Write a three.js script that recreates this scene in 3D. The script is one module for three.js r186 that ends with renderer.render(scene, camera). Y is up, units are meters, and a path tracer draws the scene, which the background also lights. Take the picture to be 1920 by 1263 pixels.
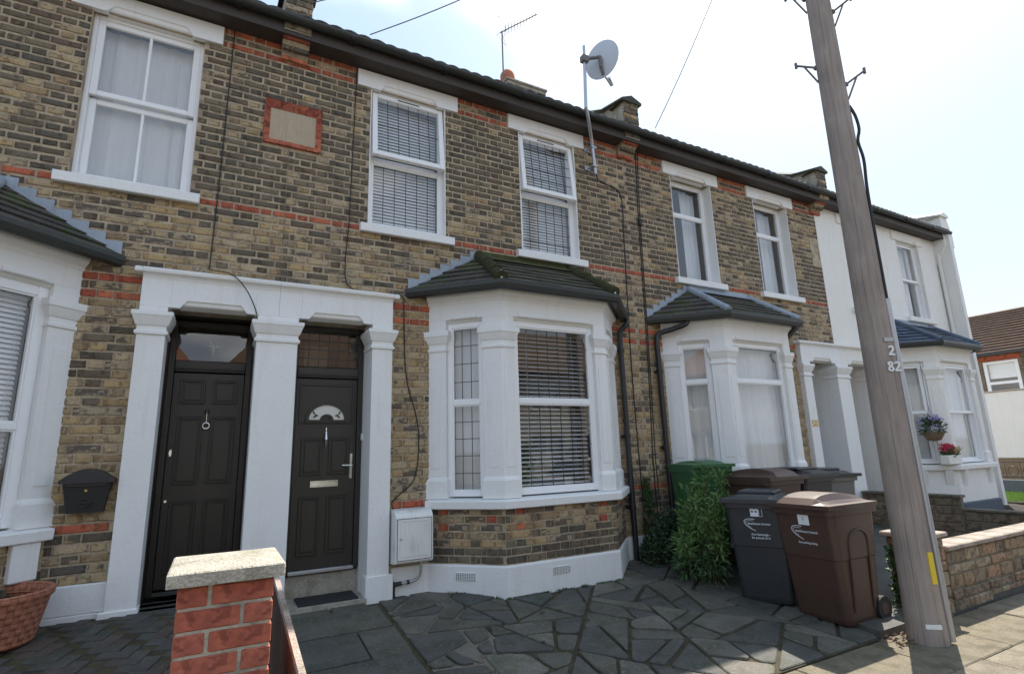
import * as THREE from 'three';
import { mergeGeometries } from 'three/addons/utils/BufferGeometryUtils.js';
import { FontLoader } from 'three/addons/loaders/FontLoader.js';
import { TextGeometry } from 'three/addons/geometries/TextGeometry.js';

// ---------------------------------------------------------------- camera, sky, sun
const scene = new THREE.Scene();
const rad = Math.PI / 180;
const CAM = new THREE.Vector3(-0.4307, 1.33, 5.439);
const camera = new THREE.PerspectiveCamera(64.02, 1920 / 1263, 0.05, 3000);
{
  const yaw = 28.637 * rad, pit = 12.014 * rad, rol = -1.7327 * rad;
  const f = new THREE.Vector3(Math.sin(yaw) * Math.cos(pit), Math.sin(pit), -Math.cos(yaw) * Math.cos(pit));
  const r0 = new THREE.Vector3(Math.cos(yaw), 0, Math.sin(yaw));
  const u0 = r0.clone().cross(f);
  camera.position.copy(CAM);
  camera.up.copy(r0.clone().multiplyScalar(-Math.sin(rol)).addScaledVector(u0, Math.cos(rol)));
  camera.lookAt(CAM.clone().add(f));
}
const renderer = new THREE.WebGLRenderer({ antialias: true });
renderer.toneMapping = THREE.LinearToneMapping;
renderer.toneMappingExposure = 3.7;
renderer.shadowMap.enabled = true;
const sunAz = 62.7 * rad, sunEl = 53.5 * rad;                 // from -z towards +x, behind the terrace
const SUN = new THREE.Vector3(Math.sin(sunAz) * Math.cos(sunEl), Math.sin(sunEl), -Math.cos(sunAz) * Math.cos(sunEl));
const sun = new THREE.DirectionalLight(new THREE.Color(1.0, 0.94, 0.84), 2.4);
sun.position.copy(SUN).multiplyScalar(60).add(new THREE.Vector3(5, 0, 2)); sun.target.position.set(5, 0, 2);
sun.castShadow = true; sun.shadow.mapSize.set(4096, 4096);
Object.assign(sun.shadow.camera, { left: -25, right: 25, top: 25, bottom: -25, near: 1, far: 140 });
scene.add(sun, sun.target);

// seeded random and noise
let seed = 20240521;
const rnd = () => { seed = (seed + 0x6D2B79F5) | 0; let t = Math.imul(seed ^ (seed >>> 15), 1 | seed); t = (t + Math.imul(t ^ (t >>> 7), 61 | t)) ^ t; return ((t ^ (t >>> 14)) >>> 0) / 4294967296; };
const rr = (a, b) => a + (b - a) * rnd();
const pick = a => a[Math.floor(rnd() * a.length)];
const hash2 = (x, y, s) => { let h = Math.imul(x, 374761393) + Math.imul(y, 668265263) + Math.imul(s, 1442695041); h = Math.imul(h ^ (h >>> 13), 1274126177); return ((h ^ (h >>> 16)) >>> 0) / 4294967296; };
const sm = t => t * t * (3 - 2 * t);
function vnoise(x, y, per, s, pery = per) {
  const xi = Math.floor(x), yi = Math.floor(y), fx = sm(x - xi), fy = sm(y - yi), w = v => ((v % per) + per) % per, h = v => ((v % pery) + pery) % pery;
  const a = hash2(w(xi), h(yi), s), b = hash2(w(xi + 1), h(yi), s), c = hash2(w(xi), h(yi + 1), s), d = hash2(w(xi + 1), h(yi + 1), s);
  return a + (b - a) * fx + (c - a) * fy + (a - b - c + d) * fx * fy;
}
function fbm(u, v, f, oct, s, fy = f) { let t = 0, a = 0.5, n = 0; for (let i = 0; i < oct; i++) { t += a * vnoise(u * f, v * fy, f, s + i, fy); n += a; a *= 0.55; f *= 2; fy *= 2; } return t / n; }

{ // clear spring sky: deep blue away from the sun, white haze round it, some fair-weather cloud
  const W = 1024, H = 512, d = new Float32Array(W * H * 4), v = new THREE.Vector3();
  for (let j = 0; j < H; j++) for (let i = 0; i < W; i++) {
    const el = ((j + 0.5) / H - 0.5) * Math.PI, az = ((i + 0.5) / W - 0.5) * 2 * Math.PI;
    v.set(Math.cos(el) * Math.cos(az), Math.sin(el), Math.cos(el) * Math.sin(az));
    const up = Math.max(0, v.y), c = Math.max(-1, Math.min(1, v.dot(SUN))), ang = Math.acos(c) / rad;
    const hz = Math.pow(1 - up, 2.2);
    let r = 0.145 + 0.15 * hz, g = 0.204 + 0.115 * hz, b = 0.295 + 0.055 * hz;
    const glow = 0.6 * Math.exp(-ang / 9) + 0.16 * Math.exp(-ang * ang / (2 * 16 * 16));
    r += glow * 1.02; g += glow * 0.95; b += glow * 0.72;
    if (v.y > 0.01) {
      const px = v.x / (v.y + 0.18), pz = v.z / (v.y + 0.18);
      let n = 0, a = 0.5, fq = 0.9; for (let o = 0; o < 6; o++) { n += a * vnoise(px * fq + 31.7, pz * fq + 12.4, 4096, 90 + o); a *= 0.52; fq *= 2.05; }
      const k = sm(Math.min(1, Math.max(0, (n - 0.645) / 0.12))) * Math.min(1, v.y * 7) * 0.9;
      const w = 0.50; r += Math.max(0, w - r) * k; g += Math.max(0, w - g) * k; b += Math.max(0, w * 1.01 - b) * k;
    }
    if (v.y < 0) { const k = Math.min(1, -v.y * 8); r += (0.12 - r) * k; g += (0.115 - g) * k; b += (0.11 - b) * k; }
    d.set([r, g, b, 1], (j * W + i) * 4);
  }
  const t = new THREE.DataTexture(d, W, H, THREE.RGBAFormat, THREE.FloatType);
  t.mapping = THREE.EquirectangularReflectionMapping; t.magFilter = t.minFilter = THREE.LinearFilter; t.wrapS = THREE.RepeatWrapping; t.needsUpdate = true;
  scene.background = t; scene.environment = t;
}

// ---------------------------------------------------------------- textures and materials
function tex(n, metres, fn, srgb = false, metresV = metres) {
  const d = new Uint8Array(n * n * 4);
  for (let j = 0; j < n; j++) for (let i = 0; i < n; i++) {
    let c = fn((i + 0.5) / n, (j + 0.5) / n); if (typeof c === 'number') c = [c, c, c];
    for (let k = 0; k < 3; k++) { let x = Math.min(1, Math.max(0, c[k])); if (srgb) x = x <= 0.0031308 ? x * 12.92 : 1.055 * Math.pow(x, 1 / 2.4) - 0.055; d[(j * n + i) * 4 + k] = x * 255 + 0.5; }
    d[(j * n + i) * 4 + 3] = 255;
  }
  const t = new THREE.DataTexture(d, n, n); t.wrapS = t.wrapT = THREE.RepeatWrapping; t.magFilter = THREE.LinearFilter; t.minFilter = THREE.LinearMipmapLinearFilter; t.generateMipmaps = true;
  t.repeat.set(1 / metres, 1 / metresV); if (srgb) t.colorSpace = THREE.SRGBColorSpace; t.needsUpdate = true; return t;
}
const cl = (x, a = 0, b = 1) => Math.min(b, Math.max(a, x));
const ramp = (x, a, b) => sm(cl((x - a) / (b - a)));
// all colour maps are multipliers near 1
const T = {};
T.brick = tex(512, 0.62, (u, v) => { const a = fbm(u, v, 9, 4, 1), b = fbm(u, v, 40, 3, 7), s = ramp(fbm(u, v, 14, 3, 21), 0.52, 0.66); const k = (0.58 + 0.62 * a) * (0.72 + 0.5 * b); return [k * (1 - 0.42 * s), k * (1 - 0.45 * s), k * (1 - 0.45 * s) * 0.98]; }, true);
T.brickB = tex(512, 0.62, (u, v) => fbm(u, v, 40, 4, 7) * 0.7 + 0.3 * fbm(u, v, 9, 3, 1));
T.soot = tex(512, 0.55, (u, v) => { const s = ramp(fbm(u, v, 11, 4, 33), 0.42, 0.60), b = fbm(u, v, 48, 3, 5), k = 0.62 + 0.6 * b; return [k * (1 - 0.66 * s), k * (1 - 0.64 * s), k * (1 - 0.58 * s)]; }, true);
T.mortar = tex(512, 0.8, (u, v) => { const a = fbm(u, v, 6, 4, 11), b = fbm(u, v, 70, 2, 13); const s = ramp(fbm(u, v, 8, 4, 15), 0.5, 0.68); const k = (0.62 + 0.45 * a) * (0.75 + 0.4 * b); return [k * (1 - 0.3 * s), k * (1 - 0.32 * s), k * (1 - 0.3 * s)]; }, true);
T.paint = tex(512, 2.3, (u, v) => { const a = fbm(u, v, 5, 5, 51), st = ramp(fbm(u, v, 60, 3, 55, 4), 0.60, 0.80), sp = ramp(fbm(u, v, 50, 3, 57), 0.70, 0.80); const k = 0.95 + 0.06 * a - 0.035 * st - 0.03 * sp; return [k, k * (0.995 - 0.01 * st), k * (0.985 - 0.03 * st)]; }, true);
T.paintB = tex(512, 1.1, (u, v) => 0.6 * fbm(u, v, 7, 3, 61) + 0.4 * fbm(u, v, 60, 3, 63));
T.stone = tex(512, 0.9, (u, v) => { const a = fbm(u, v, 5, 5, 71), b = fbm(u, v, 80, 2, 73), sp = ramp(fbm(u, v, 42, 2, 75), 0.74, 0.82), li = ramp(fbm(u, v, 7, 4, 77), 0.56, 0.70); let k = (0.5 + 0.55 * a) * (0.72 + 0.42 * b); return [k * (1 - 0.22 * li) + 0.5 * sp, k * (1 - 0.14 * li) + 0.5 * sp, k * (1 - 0.26 * li) + 0.48 * sp]; }, true);
T.stoneB = tex(512, 0.9, (u, v) => 0.55 * fbm(u, v, 9, 4, 71) + 0.45 * fbm(u, v, 80, 2, 73));
T.concrete = tex(512, 0.7, (u, v) => { const a = fbm(u, v, 6, 4, 81), b = fbm(u, v, 100, 2, 83), m = ramp(fbm(u, v, 8, 4, 85), 0.5, 0.68); const k = (0.55 + 0.5 * a) * (0.6 + 0.65 * b); return [k * (1 - 0.22 * m), k * (1 - 0.20 * m), k * (1 - 0.25 * m)]; }, true);
T.concreteB = tex(512, 0.7, (u, v) => fbm(u, v, 100, 3, 83));
T.wood = tex(512, 0.42, (u, v) => { const w = u + 0.02 * fbm(u, v, 3, 3, 91); const g = fbm(w, v, 90, 4, 93, 6), c = ramp(fbm(w, v, 70, 3, 95, 3), 0.66, 0.78), q = fbm(u, v, 4, 4, 97, 9); const k = (0.62 + 0.36 * g) * (0.72 + 0.5 * q); return [k * (1 - 0.35 * c), k * (1 - 0.37 * c), k * (1 - 0.38 * c)]; }, true, 2.2);
T.woodB = tex(512, 0.42, (u, v) => { const w = u + 0.02 * fbm(u, v, 3, 3, 91); return fbm(w, v, 90, 4, 93, 6) * (1 - 0.6 * ramp(fbm(w, v, 70, 3, 95, 3), 0.66, 0.78)); }, false, 2.2);
T.tile = tex(512, 0.9, (u, v) => { const a = fbm(u, v, 6, 4, 101), b = fbm(u, v, 60, 3, 103), m = ramp(fbm(u, v, 10, 4, 105), 0.5, 0.66); const k = (0.55 + 0.55 * a) * (0.7 + 0.5 * b); return [k * (1 - 0.1 * m), k * (1 + 0.2 * m), k * (1 - 0.35 * m)]; }, true);
T.asphalt = tex(512, 1.3, (u, v) => { const a = fbm(u, v, 5, 4, 111), b = fbm(u, v, 120, 2, 113); return (0.6 + 0.4 * a) * (0.55 + 0.75 * b); }, true);
T.basket = tex(256, 0.16, (u, v) => { const cx = Math.floor(u * 4), cy = Math.floor(v * 4), fx = u * 4 - cx, fy = v * 4 - cy; const h = (cx + cy) % 2 ? Math.sin(fx * Math.PI) : Math.sin(fy * Math.PI); return 0.15 + 0.85 * Math.sqrt(Math.max(0, h)); });
T.plastic = tex(256, 0.3, (u, v) => fbm(u, v, 60, 3, 121));
T.plasticC = tex(512, 0.8, (u, v) => { const a = fbm(u, v, 5, 5, 123), s = ramp(fbm(u, v, 70, 3, 125, 5), 0.58, 0.78); return 0.82 + 0.22 * a - 0.1 * s; }, true);

const mats = {};
function mat(name, rgb, rough, o = {}) {
  const m = new THREE[o.physical ? 'MeshPhysicalMaterial' : 'MeshStandardMaterial']({ roughness: rough });
  m.color.setRGB(...rgb); m.name = name; delete o.physical; Object.assign(m, o); return mats[name] = m;
}
const tm = (map, bump, bs) => ({ map, bumpMap: bump, bumpScale: bs });
mat('white', [0.80, 0.80, 0.79], 0.55, tm(T.paint, T.paintB, 0.004));
mat('whiteWall', [0.82, 0.80, 0.76], 0.7, tm(T.paint, T.paintB, 0.008));
mat('upvc', [0.83, 0.83, 0.83], 0.28);
mat('mortar', [0.52, 0.42, 0.295], 0.95, tm(T.mortar, T.brickB, 0.004));
mat('redMortar', [0.52, 0.46, 0.36], 0.95, tm(T.mortar, T.brickB, 0.004));
const PAL = {
  tan: [[0.44, 0.335, 0.20], [0.39, 0.295, 0.175], [0.46, 0.355, 0.225], [0.36, 0.255, 0.145], [0.38, 0.30, 0.20], [0.44, 0.315, 0.165]],
  dark: [[0.125, 0.103, 0.074], [0.15, 0.12, 0.083], [0.185, 0.15, 0.105], [0.12, 0.105, 0.08], [0.21, 0.165, 0.11], [0.15, 0.11, 0.078]],
  red: [[0.50, 0.135, 0.072], [0.45, 0.11, 0.06], [0.53, 0.165, 0.085], [0.39, 0.10, 0.06]],
  stone: [[0.30, 0.21, 0.13], [0.26, 0.19, 0.13], [0.36, 0.22, 0.14], [0.22, 0.17, 0.12], [0.34, 0.27, 0.18]],
};
const BM = {};
for (const k in PAL) BM[k] = PAL[k].map((c, i) => mat(`brick_${k}_${i}`, c, 0.92, tm(k === 'tan' && i % 3 === 1 ? T.soot : T.brick, T.brickB, 0.005)));
mat('brickMix', [1, 1, 1], 0.92, { ...tm(T.brick, T.brickB, 0.005), vertexColors: true });
mat('pillarRed', [0.47, 0.135, 0.085], 0.85, tm(T.brick, T.brickB, 0.003));
mat('pillarRed2', [0.43, 0.115, 0.07], 0.85, tm(T.brick, T.brickB, 0.003));
mat('plaque', [0.46, 0.375, 0.265], 0.95, tm(T.plasticC, T.concreteB, 0.004));
mat('cap', [0.50, 0.45, 0.37], 0.95, tm(T.concrete, T.concreteB, 0.006));
mat('coping', [0.50, 0.40, 0.34], 0.95, tm(T.concrete, T.concreteB, 0.006));
mat('stoneA', [0.125, 0.117, 0.092], 0.85, tm(T.stone, T.stoneB, 0.006));
mat('stoneB', [0.155, 0.143, 0.115], 0.85, tm(T.stone, T.stoneB, 0.006));
mat('stoneC', [0.10, 0.097, 0.085], 0.8, tm(T.stone, T.stoneB, 0.006));
mat('stoneD', [0.19, 0.172, 0.14], 0.88, tm(T.stone, T.stoneB, 0.006));
mat('slab', [0.215, 0.178, 0.12], 0.93, tm(T.concrete, T.concreteB, 0.004));
mat('slab2', [0.247, 0.207, 0.15], 0.93, tm(T.concrete, T.concreteB, 0.004));
mat('joint', [0.072, 0.060, 0.028], 1, tm(T.mortar, T.stoneB, 0.012));
mat('jointPale', [0.22, 0.185, 0.14], 1, tm(T.mortar, T.stoneB, 0.01));
mat('paver', [0.085, 0.077, 0.066], 0.9, tm(T.stone, T.stoneB, 0.004));
mat('paver2', [0.105, 0.077, 0.062], 0.9, tm(T.stone, T.stoneB, 0.004));
mat('asphalt', [0.13, 0.127, 0.12], 0.95, tm(T.asphalt, T.concreteB, 0.006));
mat('earth', [0.22, 0.2, 0.15], 1, tm(T.mortar, T.stoneB, 0.02));
mat('tile', [0.105, 0.092, 0.078], 0.85, tm(T.tile, T.concreteB, 0.006));
mat('tileB', [0.085, 0.076, 0.066], 0.85, tm(T.tile, T.concreteB, 0.006));
mat('tileBrown', [0.20, 0.115, 0.085], 0.85, tm(T.tile, T.concreteB, 0.006));
mat('tileRed', [0.36, 0.15, 0.10], 0.85, tm(T.tile, T.concreteB, 0.006));
mat('slate', [0.105, 0.14, 0.205], 0.45, tm(T.stone, T.stoneB, 0.002));
mat('moss', [0.085, 0.085, 0.035], 1, tm(T.tile, T.stoneB, 0.02));
mat('lead', [0.33, 0.38, 0.44], 0.5, tm(T.plasticC, T.stoneB, 0.004));
mat('soffit', [0.060, 0.048, 0.042], 0.6, tm(T.plasticC, T.woodB, 0.001));
mat('gutter', [0.028, 0.032, 0.030], 0.38, tm(T.plasticC, T.plastic, 0.001));
mat('blackPipe', [0.022, 0.022, 0.024], 0.4);
mat('cable', [0.018, 0.018, 0.018], 0.6);
mat('wire', [0.16, 0.15, 0.15], 0.7);
mat('door', [0.028, 0.024, 0.020], 0.36, tm(T.plasticC, T.woodB, 0.0008));
mat('chrome', [0.75, 0.74, 0.72], 0.16, { metalness: 1 });
mat('brass', [0.55, 0.36, 0.13], 0.35, { metalness: 1 });
mat('steel', [0.46, 0.47, 0.49], 0.42, { metalness: 0.85 });
mat('dish', [0.50, 0.53, 0.58], 0.5);
mat('glass', [1, 1, 1], 0.0, { physical: true, transmission: 1, thickness: 0, ior: 1.85 });
mat('leadCame', [0.075, 0.075, 0.08], 0.6);
mat('blind', [0.74, 0.74, 0.72], 0.5);
mat('net', [0.86, 0.86, 0.84], 0.95, { physical: true, transmission: 0.35, thickness: 0, side: THREE.DoubleSide });
mat('curtain', [0.62, 0.64, 0.66], 0.95, { side: THREE.DoubleSide });
mat('plaster', [0.55, 0.50, 0.43], 0.9);
mat('floor', [0.16, 0.11, 0.07], 0.6);
mat('frosted', [0.74, 0.72, 0.67], 0.35);
mat('leafMotif', [0.05, 0.06, 0.04], 0.6);
mat('meter', [0.80, 0.79, 0.75], 0.4, tm(T.plasticC, T.plastic, 0.0005));
mat('iron', [0.022, 0.022, 0.024], 0.45);
mat('terracotta', [0.42, 0.165, 0.095], 0.9, { map: T.plasticC, bumpMap: T.basket, bumpScale: 0.012 });
mat('terraPlain', [0.44, 0.17, 0.10], 0.9, tm(T.plasticC, T.stoneB, 0.003));
mat('soil', [0.045, 0.033, 0.024], 1, tm(T.mortar, T.stoneB, 0.02));
mat('pole', [0.40, 0.33, 0.285], 0.85, tm(T.wood, T.woodB, 0.003));
mat('yellow', [0.72, 0.52, 0.03], 0.5);
mat('tag', [0.78, 0.78, 0.76], 0.5);
mat('binGrey', [0.036, 0.038, 0.043], 0.42, tm(T.plasticC, T.plastic, 0.0008));
mat('binBrown', [0.078, 0.044, 0.033], 0.42, tm(T.plasticC, T.plastic, 0.0008));
mat('binGreen', [0.035, 0.125, 0.045], 0.42, tm(T.plasticC, T.plastic, 0.0008));
mat('binBlack', [0.022, 0.023, 0.027], 0.4, tm(T.plasticC, T.plastic, 0.0008));
mat('binPale', [0.16, 0.16, 0.155], 0.45, tm(T.plasticC, T.plastic, 0.0008));
mat('rubber', [0.018, 0.018, 0.018], 0.8);
mat('leafA', [0.055, 0.12, 0.032], 0.6, { physical: true, transmission: 0.3, thickness: 0, side: THREE.DoubleSide });
mat('leafB', [0.12, 0.215, 0.045], 0.6, { physical: true, transmission: 0.35, thickness: 0, side: THREE.DoubleSide });
mat('leafC', [0.035, 0.075, 0.028], 0.6, { physical: true, transmission: 0.25, thickness: 0, side: THREE.DoubleSide });
mat('grass', [0.14, 0.26, 0.035], 0.8, { physical: true, transmission: 0.3, thickness: 0, side: THREE.DoubleSide });
mat('stem', [0.09, 0.07, 0.04], 0.9);
mat('petalPink', [0.65, 0.06, 0.12], 0.7, { side: THREE.DoubleSide });
mat('petalLilac', [0.36, 0.30, 0.55], 0.7, { side: THREE.DoubleSide });
mat('petalCream', [0.72, 0.66, 0.40], 0.7, { side: THREE.DoubleSide });
mat('bluegrey', [0.075, 0.095, 0.125], 0.7, tm(T.paint, T.paintB, 0.004));
mat('pebble', [0.72, 0.66, 0.56], 0.95, tm(T.concrete, T.concreteB, 0.01));
mat('fence', [0.30, 0.21, 0.13], 0.9, tm(T.wood, T.woodB, 0.004));
mat('timber', [0.075, 0.04, 0.028], 0.85, tm(T.wood, T.woodB, 0.002));
mat('timber2', [0.10, 0.05, 0.035], 0.85, tm(T.wood, T.woodB, 0.002));
mat('carDark', [0.03, 0.035, 0.045], 0.25, { physical: true, clearcoat: 1, clearcoatRoughness: 0.05 });
mat('carWhite', [0.75, 0.75, 0.75], 0.3, { physical: true, clearcoat: 1, clearcoatRoughness: 0.05 });
mat('carGlass', [0.02, 0.022, 0.025], 0.05);

// ---------------------------------------------------------------- geometry helpers
function finish(g, smooth = false, uv = true) {           // flat normals, uv in metres by the face's main direction
  if (g.index) g = g.toNonIndexed();
  if (!smooth) { g.deleteAttribute('normal'); g.computeVertexNormals(); }
  if (uv) {
    const p = g.attributes.position, n = p.count, a = new Float32Array(n * 2), A = new THREE.Vector3(), B = new THREE.Vector3(), C = new THREE.Vector3();
    for (let i = 0; i < n; i += 3) {
      A.fromBufferAttribute(p, i); B.fromBufferAttribute(p, i + 1).sub(A); C.fromBufferAttribute(p, i + 2).sub(A); B.cross(C);
      const x = Math.abs(B.x), y = Math.abs(B.y), z = Math.abs(B.z);
      for (let k = 0; k < 3; k++) { const j = i + k, X = p.getX(j), Y = p.getY(j), Z = p.getZ(j); if (y >= x && y >= z) { a[2 * j] = X; a[2 * j + 1] = Z; } else if (x > z) { a[2 * j] = Z; a[2 * j + 1] = Y; } else { a[2 * j] = X; a[2 * j + 1] = Y; } }
    }
    g.setAttribute('uv', new THREE.BufferAttribute(a, 2));
  }
  return g;
}
function fromTris(t) { const g = new THREE.BufferGeometry(); g.setAttribute('position', new THREE.Float32BufferAttribute(t, 3)); return finish(g); }
const quad = (t, a, b, c, d) => t.push(...a, ...b, ...c, ...a, ...c, ...d);
function box(x0, x1, y0, y1, z0, z1, bev = 0) {
  if (x0 > x1) [x0, x1] = [x1, x0];
  if (!bev) { const g = new THREE.BoxGeometry(x1 - x0, y1 - y0, z1 - z0); g.translate((x0 + x1) / 2, (y0 + y1) / 2, (z0 + z1) / 2); return finish(g); }
  const b = Math.min(bev, (x1 - x0) / 2.2, (y1 - y0) / 2.2, (z1 - z0) / 2.2);
  return loft([[y0, b], [y0 + b, 0], [y1 - b, 0], [y1, b]].map(([y, i]) => ({ y, p: chRect(x0 + i, x1 - i, z0 + i, z1 - i, b * 0.7) })));
}
const chRect = (x0, x1, z0, z1, c) => [[x0 + c, z1], [x1 - c, z1], [x1, z1 - c], [x1, z0 + c], [x1 - c, z0], [x0 + c, z0], [x0, z0 + c], [x0, z1 - c]];
function rrect(w, d, r, n = 4) { const o = []; for (const [sx, sz, a0] of [[1, 1, 90], [1, -1, 0], [-1, -1, -90], [-1, 1, -180]]) for (let i = 0; i <= n; i++) { const a = (a0 - 90 * i / n) * rad; o.push([sx * (w / 2 - r) + r * Math.cos(a), sz * (d / 2 - r) + r * Math.sin(a)]); } return o; }
// rings of equal count, bottom to top; polygons run [x,z] with the front (+z) first from left to right
function loft(rings, caps = true) {
  const t = [], n = rings[0].p.length, P = (r, i) => { const q = r.p[(i + n) % n]; return [q[0], typeof r.y === 'function' ? r.y(q[0], q[1]) : r.y, q[1]]; };
  for (let k = 0; k + 1 < rings.length; k++) for (let i = 0; i < n; i++) quad(t, P(rings[k], i), P(rings[k], i + 1), P(rings[k + 1], i + 1), P(rings[k + 1], i));
  if (caps) for (const [r, f] of [[rings[0], 0], [rings[rings.length - 1], 1]]) {
    const tri = THREE.ShapeUtils.triangulateShape(r.p.map(q => new THREE.Vector2(q[0], q[1])), []);
    for (const [a, b, c] of tri) { const A = P(r, a), B = P(r, b), C = P(r, c); const s = (B[0] - A[0]) * (C[2] - A[2]) - (B[2] - A[2]) * (C[0] - A[0]); if ((s < 0) === !!f) t.push(...A, ...B, ...C); else t.push(...A, ...C, ...B); }
  }
  return fromTris(t);
}
const prism = (p, y0, y1) => loft([{ p, y: y0 }, { p, y: y1 }]);
function offset(p, d) { // convex polygon in the loft's order
  const n = p.length, o = [];
  for (let i = 0; i < n; i++) {
    const a = p[(i + n - 1) % n], b = p[i], c = p[(i + 1) % n];
    const N = (u, v) => { const x = v[0] - u[0], z = v[1] - u[1], l = Math.hypot(x, z) || 1; return [-z / l, x / l]; };
    const n1 = N(a, b), n2 = N(b, c), k = 1 + n1[0] * n2[0] + n1[1] * n2[1];
    o.push([b[0] + d * (n1[0] + n2[0]) / k, b[1] + d * (n1[1] + n2[1]) / k]);
  }
  return o;
}
const tiers = (p, t) => loft(t.map(([y, o]) => ({ y, p: o ? offset(p, o) : p })));
// a moulding: closed profile [out, y] swept along a plan path, outward on the path's +z side
function mould(path, prof) {
  const n = path.length, m = [], t = [];
  const N = (u, v) => { const x = v[0] - u[0], z = v[1] - u[1], l = Math.hypot(x, z); return [-z / l, x / l]; };
  for (let i = 0; i < n; i++) {
    const a = i ? N(path[i - 1], path[i]) : null, b = i + 1 < n ? N(path[i], path[i + 1]) : null;
    if (!a || !b) m.push(a || b); else { const k = 1 + a[0] * b[0] + a[1] * b[1]; m.push([(a[0] + b[0]) / k, (a[1] + b[1]) / k]); }
  }
  const P = (i, j) => { const q = prof[(j + prof.length) % prof.length]; return [path[i][0] + m[i][0] * q[0], q[1], path[i][1] + m[i][1] * q[0]]; };
  for (let i = 0; i + 1 < n; i++) for (let j = 0; j < prof.length; j++) quad(t, P(i, j), P(i + 1, j), P(i + 1, j + 1), P(i, j + 1));
  const tri = THREE.ShapeUtils.triangulateShape(prof.map(q => new THREE.Vector2(q[0], q[1])), []);
  for (const [a, b, c] of tri) { t.push(...P(0, a), ...P(0, b), ...P(0, c)); t.push(...P(n - 1, a), ...P(n - 1, c), ...P(n - 1, b)); }
  return fromTris(t);
}
function extr(pts, z0, z1, holes = []) { // polygon in x,y given depth
  const s = new THREE.Shape(pts.map(p => new THREE.Vector2(...p))); for (const h of holes) s.holes.push(new THREE.Path(h.map(p => new THREE.Vector2(...p))));
  const g = new THREE.ExtrudeGeometry(s, { depth: z1 - z0, bevelEnabled: false }); g.translate(0, 0, z0); return finish(g);
}
const R4 = (x0, x1, y0, y1) => [[x0, y0], [x1, y0], [x1, y1], [x0, y1]];
function tube(pts, r, seg = 6, div = 0) { const c = new THREE.CatmullRomCurve3(pts.map(p => new THREE.Vector3(...p)), false, 'centripetal'); return new THREE.TubeGeometry(c, div || pts.length * 5, r, seg).toNonIndexed(); }
function rod(a, b, r, seg = 8, r2 = r) { const A = new THREE.Vector3(...a), B = new THREE.Vector3(...b), d = B.clone().sub(A), g = new THREE.CylinderGeometry(r2, r, d.length(), seg); g.applyQuaternion(new THREE.Quaternion().setFromUnitVectors(new THREE.Vector3(0, 1, 0), d.normalize())); const m = A.add(B).multiplyScalar(0.5); g.translate(m.x, m.y, m.z); return g.toNonIndexed(); }
const merge = l => mergeGeometries(l.map(g => { const h = g.index ? g.toNonIndexed() : g; for (const k of Object.keys(h.attributes)) if (!['position', 'normal', 'uv'].includes(k)) h.deleteAttribute(k); return h; }));
function clip(p, a, b, c) { // keep a*x + b*y <= c
  const o = []; for (let i = 0; i < p.length; i++) { const A = p[i], B = p[(i + 1) % p.length], da = a * A[0] + b * A[1] - c, db = a * B[0] + b * B[1] - c; if (da <= 0) o.push(A); if ((da < 0 && db > 0) || (da > 0 && db < 0)) { const t = da / (da - db); o.push([A[0] + t * (B[0] - A[0]), A[1] + t * (B[1] - A[1])]); } } return o;
}
const area = p => { let s = 0; for (let i = 0; i < p.length; i++) { const a = p[i], b = p[(i + 1) % p.length]; s += a[0] * b[1] - a[1] * b[0]; } return s / 2; };

const taken = {};
const numbered = n => { const k = taken[n] = (taken[n] || 0) + 1; return k === 1 ? n : `${n}_${String(k - 1).padStart(3, '0')}`; };
function mesh(name, geo, m, parent) { const o = new THREE.Mesh(geo, typeof m === 'string' ? mats[m] : m); o.name = name; o.castShadow = o.receiveShadow = true; parent.add(o); return o; }
function part(name, parent) { const g = new THREE.Group(); g.name = name; parent.add(g); return g; }
function thing(name, label, category, pos = [0, 0, 0], ry = 0, group) { const g = new THREE.Group(); g.name = numbered(name); g.position.set(...pos); g.rotation.y = ry; g.userData = { label, category }; if (group) g.userData.group = group; scene.add(g); return g; }
function single(name, geo, m, label, category, group) { const o = mesh(numbered(name), geo, m, scene); o.userData = { label, category }; if (group) o.userData.group = group; return o; }
function struct(name, geo, m) { const o = geo ? mesh(numbered(name), geo, m, scene) : part(numbered(name), scene); o.userData = { kind: 'structure' }; return o; }

// ---------------------------------------------------------------- ground
const hY = z => z <= 0.3 ? 0 : z >= 2.6 ? -0.25 : -0.25 * (z - 0.3) / 2.3;         // the front yards fall towards the pavement
const hA = z => 0.19 + 0.8 * hY(z);
function sheet(x0, x1, zs, fy, t = 0.25) { const ts = []; for (let i = 0; i + 1 < zs.length; i++) { const a = zs[i], b = zs[i + 1], ya = fy(a), yb = fy(b); quad(ts, [x0, ya, b * 0 + a], [x0, yb, b], [x1, yb, b], [x1, ya, a]); quad(ts, [x0, ya - t, a], [x0, yb - t, b], [x0, yb, b], [x0, ya, a]); quad(ts, [x1, ya, a], [x1, yb, b], [x1, yb - t, b], [x1, ya - t, a]); if (i + 2 === zs.length) quad(ts, [x0, yb - t, b], [x1, yb - t, b], [x1, yb, b], [x0, yb, b]); } return fromTris(ts); }
{
  const g = new THREE.PlaneGeometry(1600, 1600); g.rotateX(-Math.PI / 2); g.translate(0, -0.44, 0); struct('ground', finish(g), 'earth');
}
struct('road', box(-60, 60, -0.43, -0.37, 4.75, 10.3), 'asphalt');
struct('kerb', box(-60, 60, -0.43, -0.25, 4.6, 4.75, 0.02), 'slab');
struct('kerb', box(-60, 60, -0.43, -0.25, 10.3, 10.45, 0.02), 'slab');
struct('far_pavement', box(-60, 60, -0.43, -0.255, 10.45, 12.4), 'slab');
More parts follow.
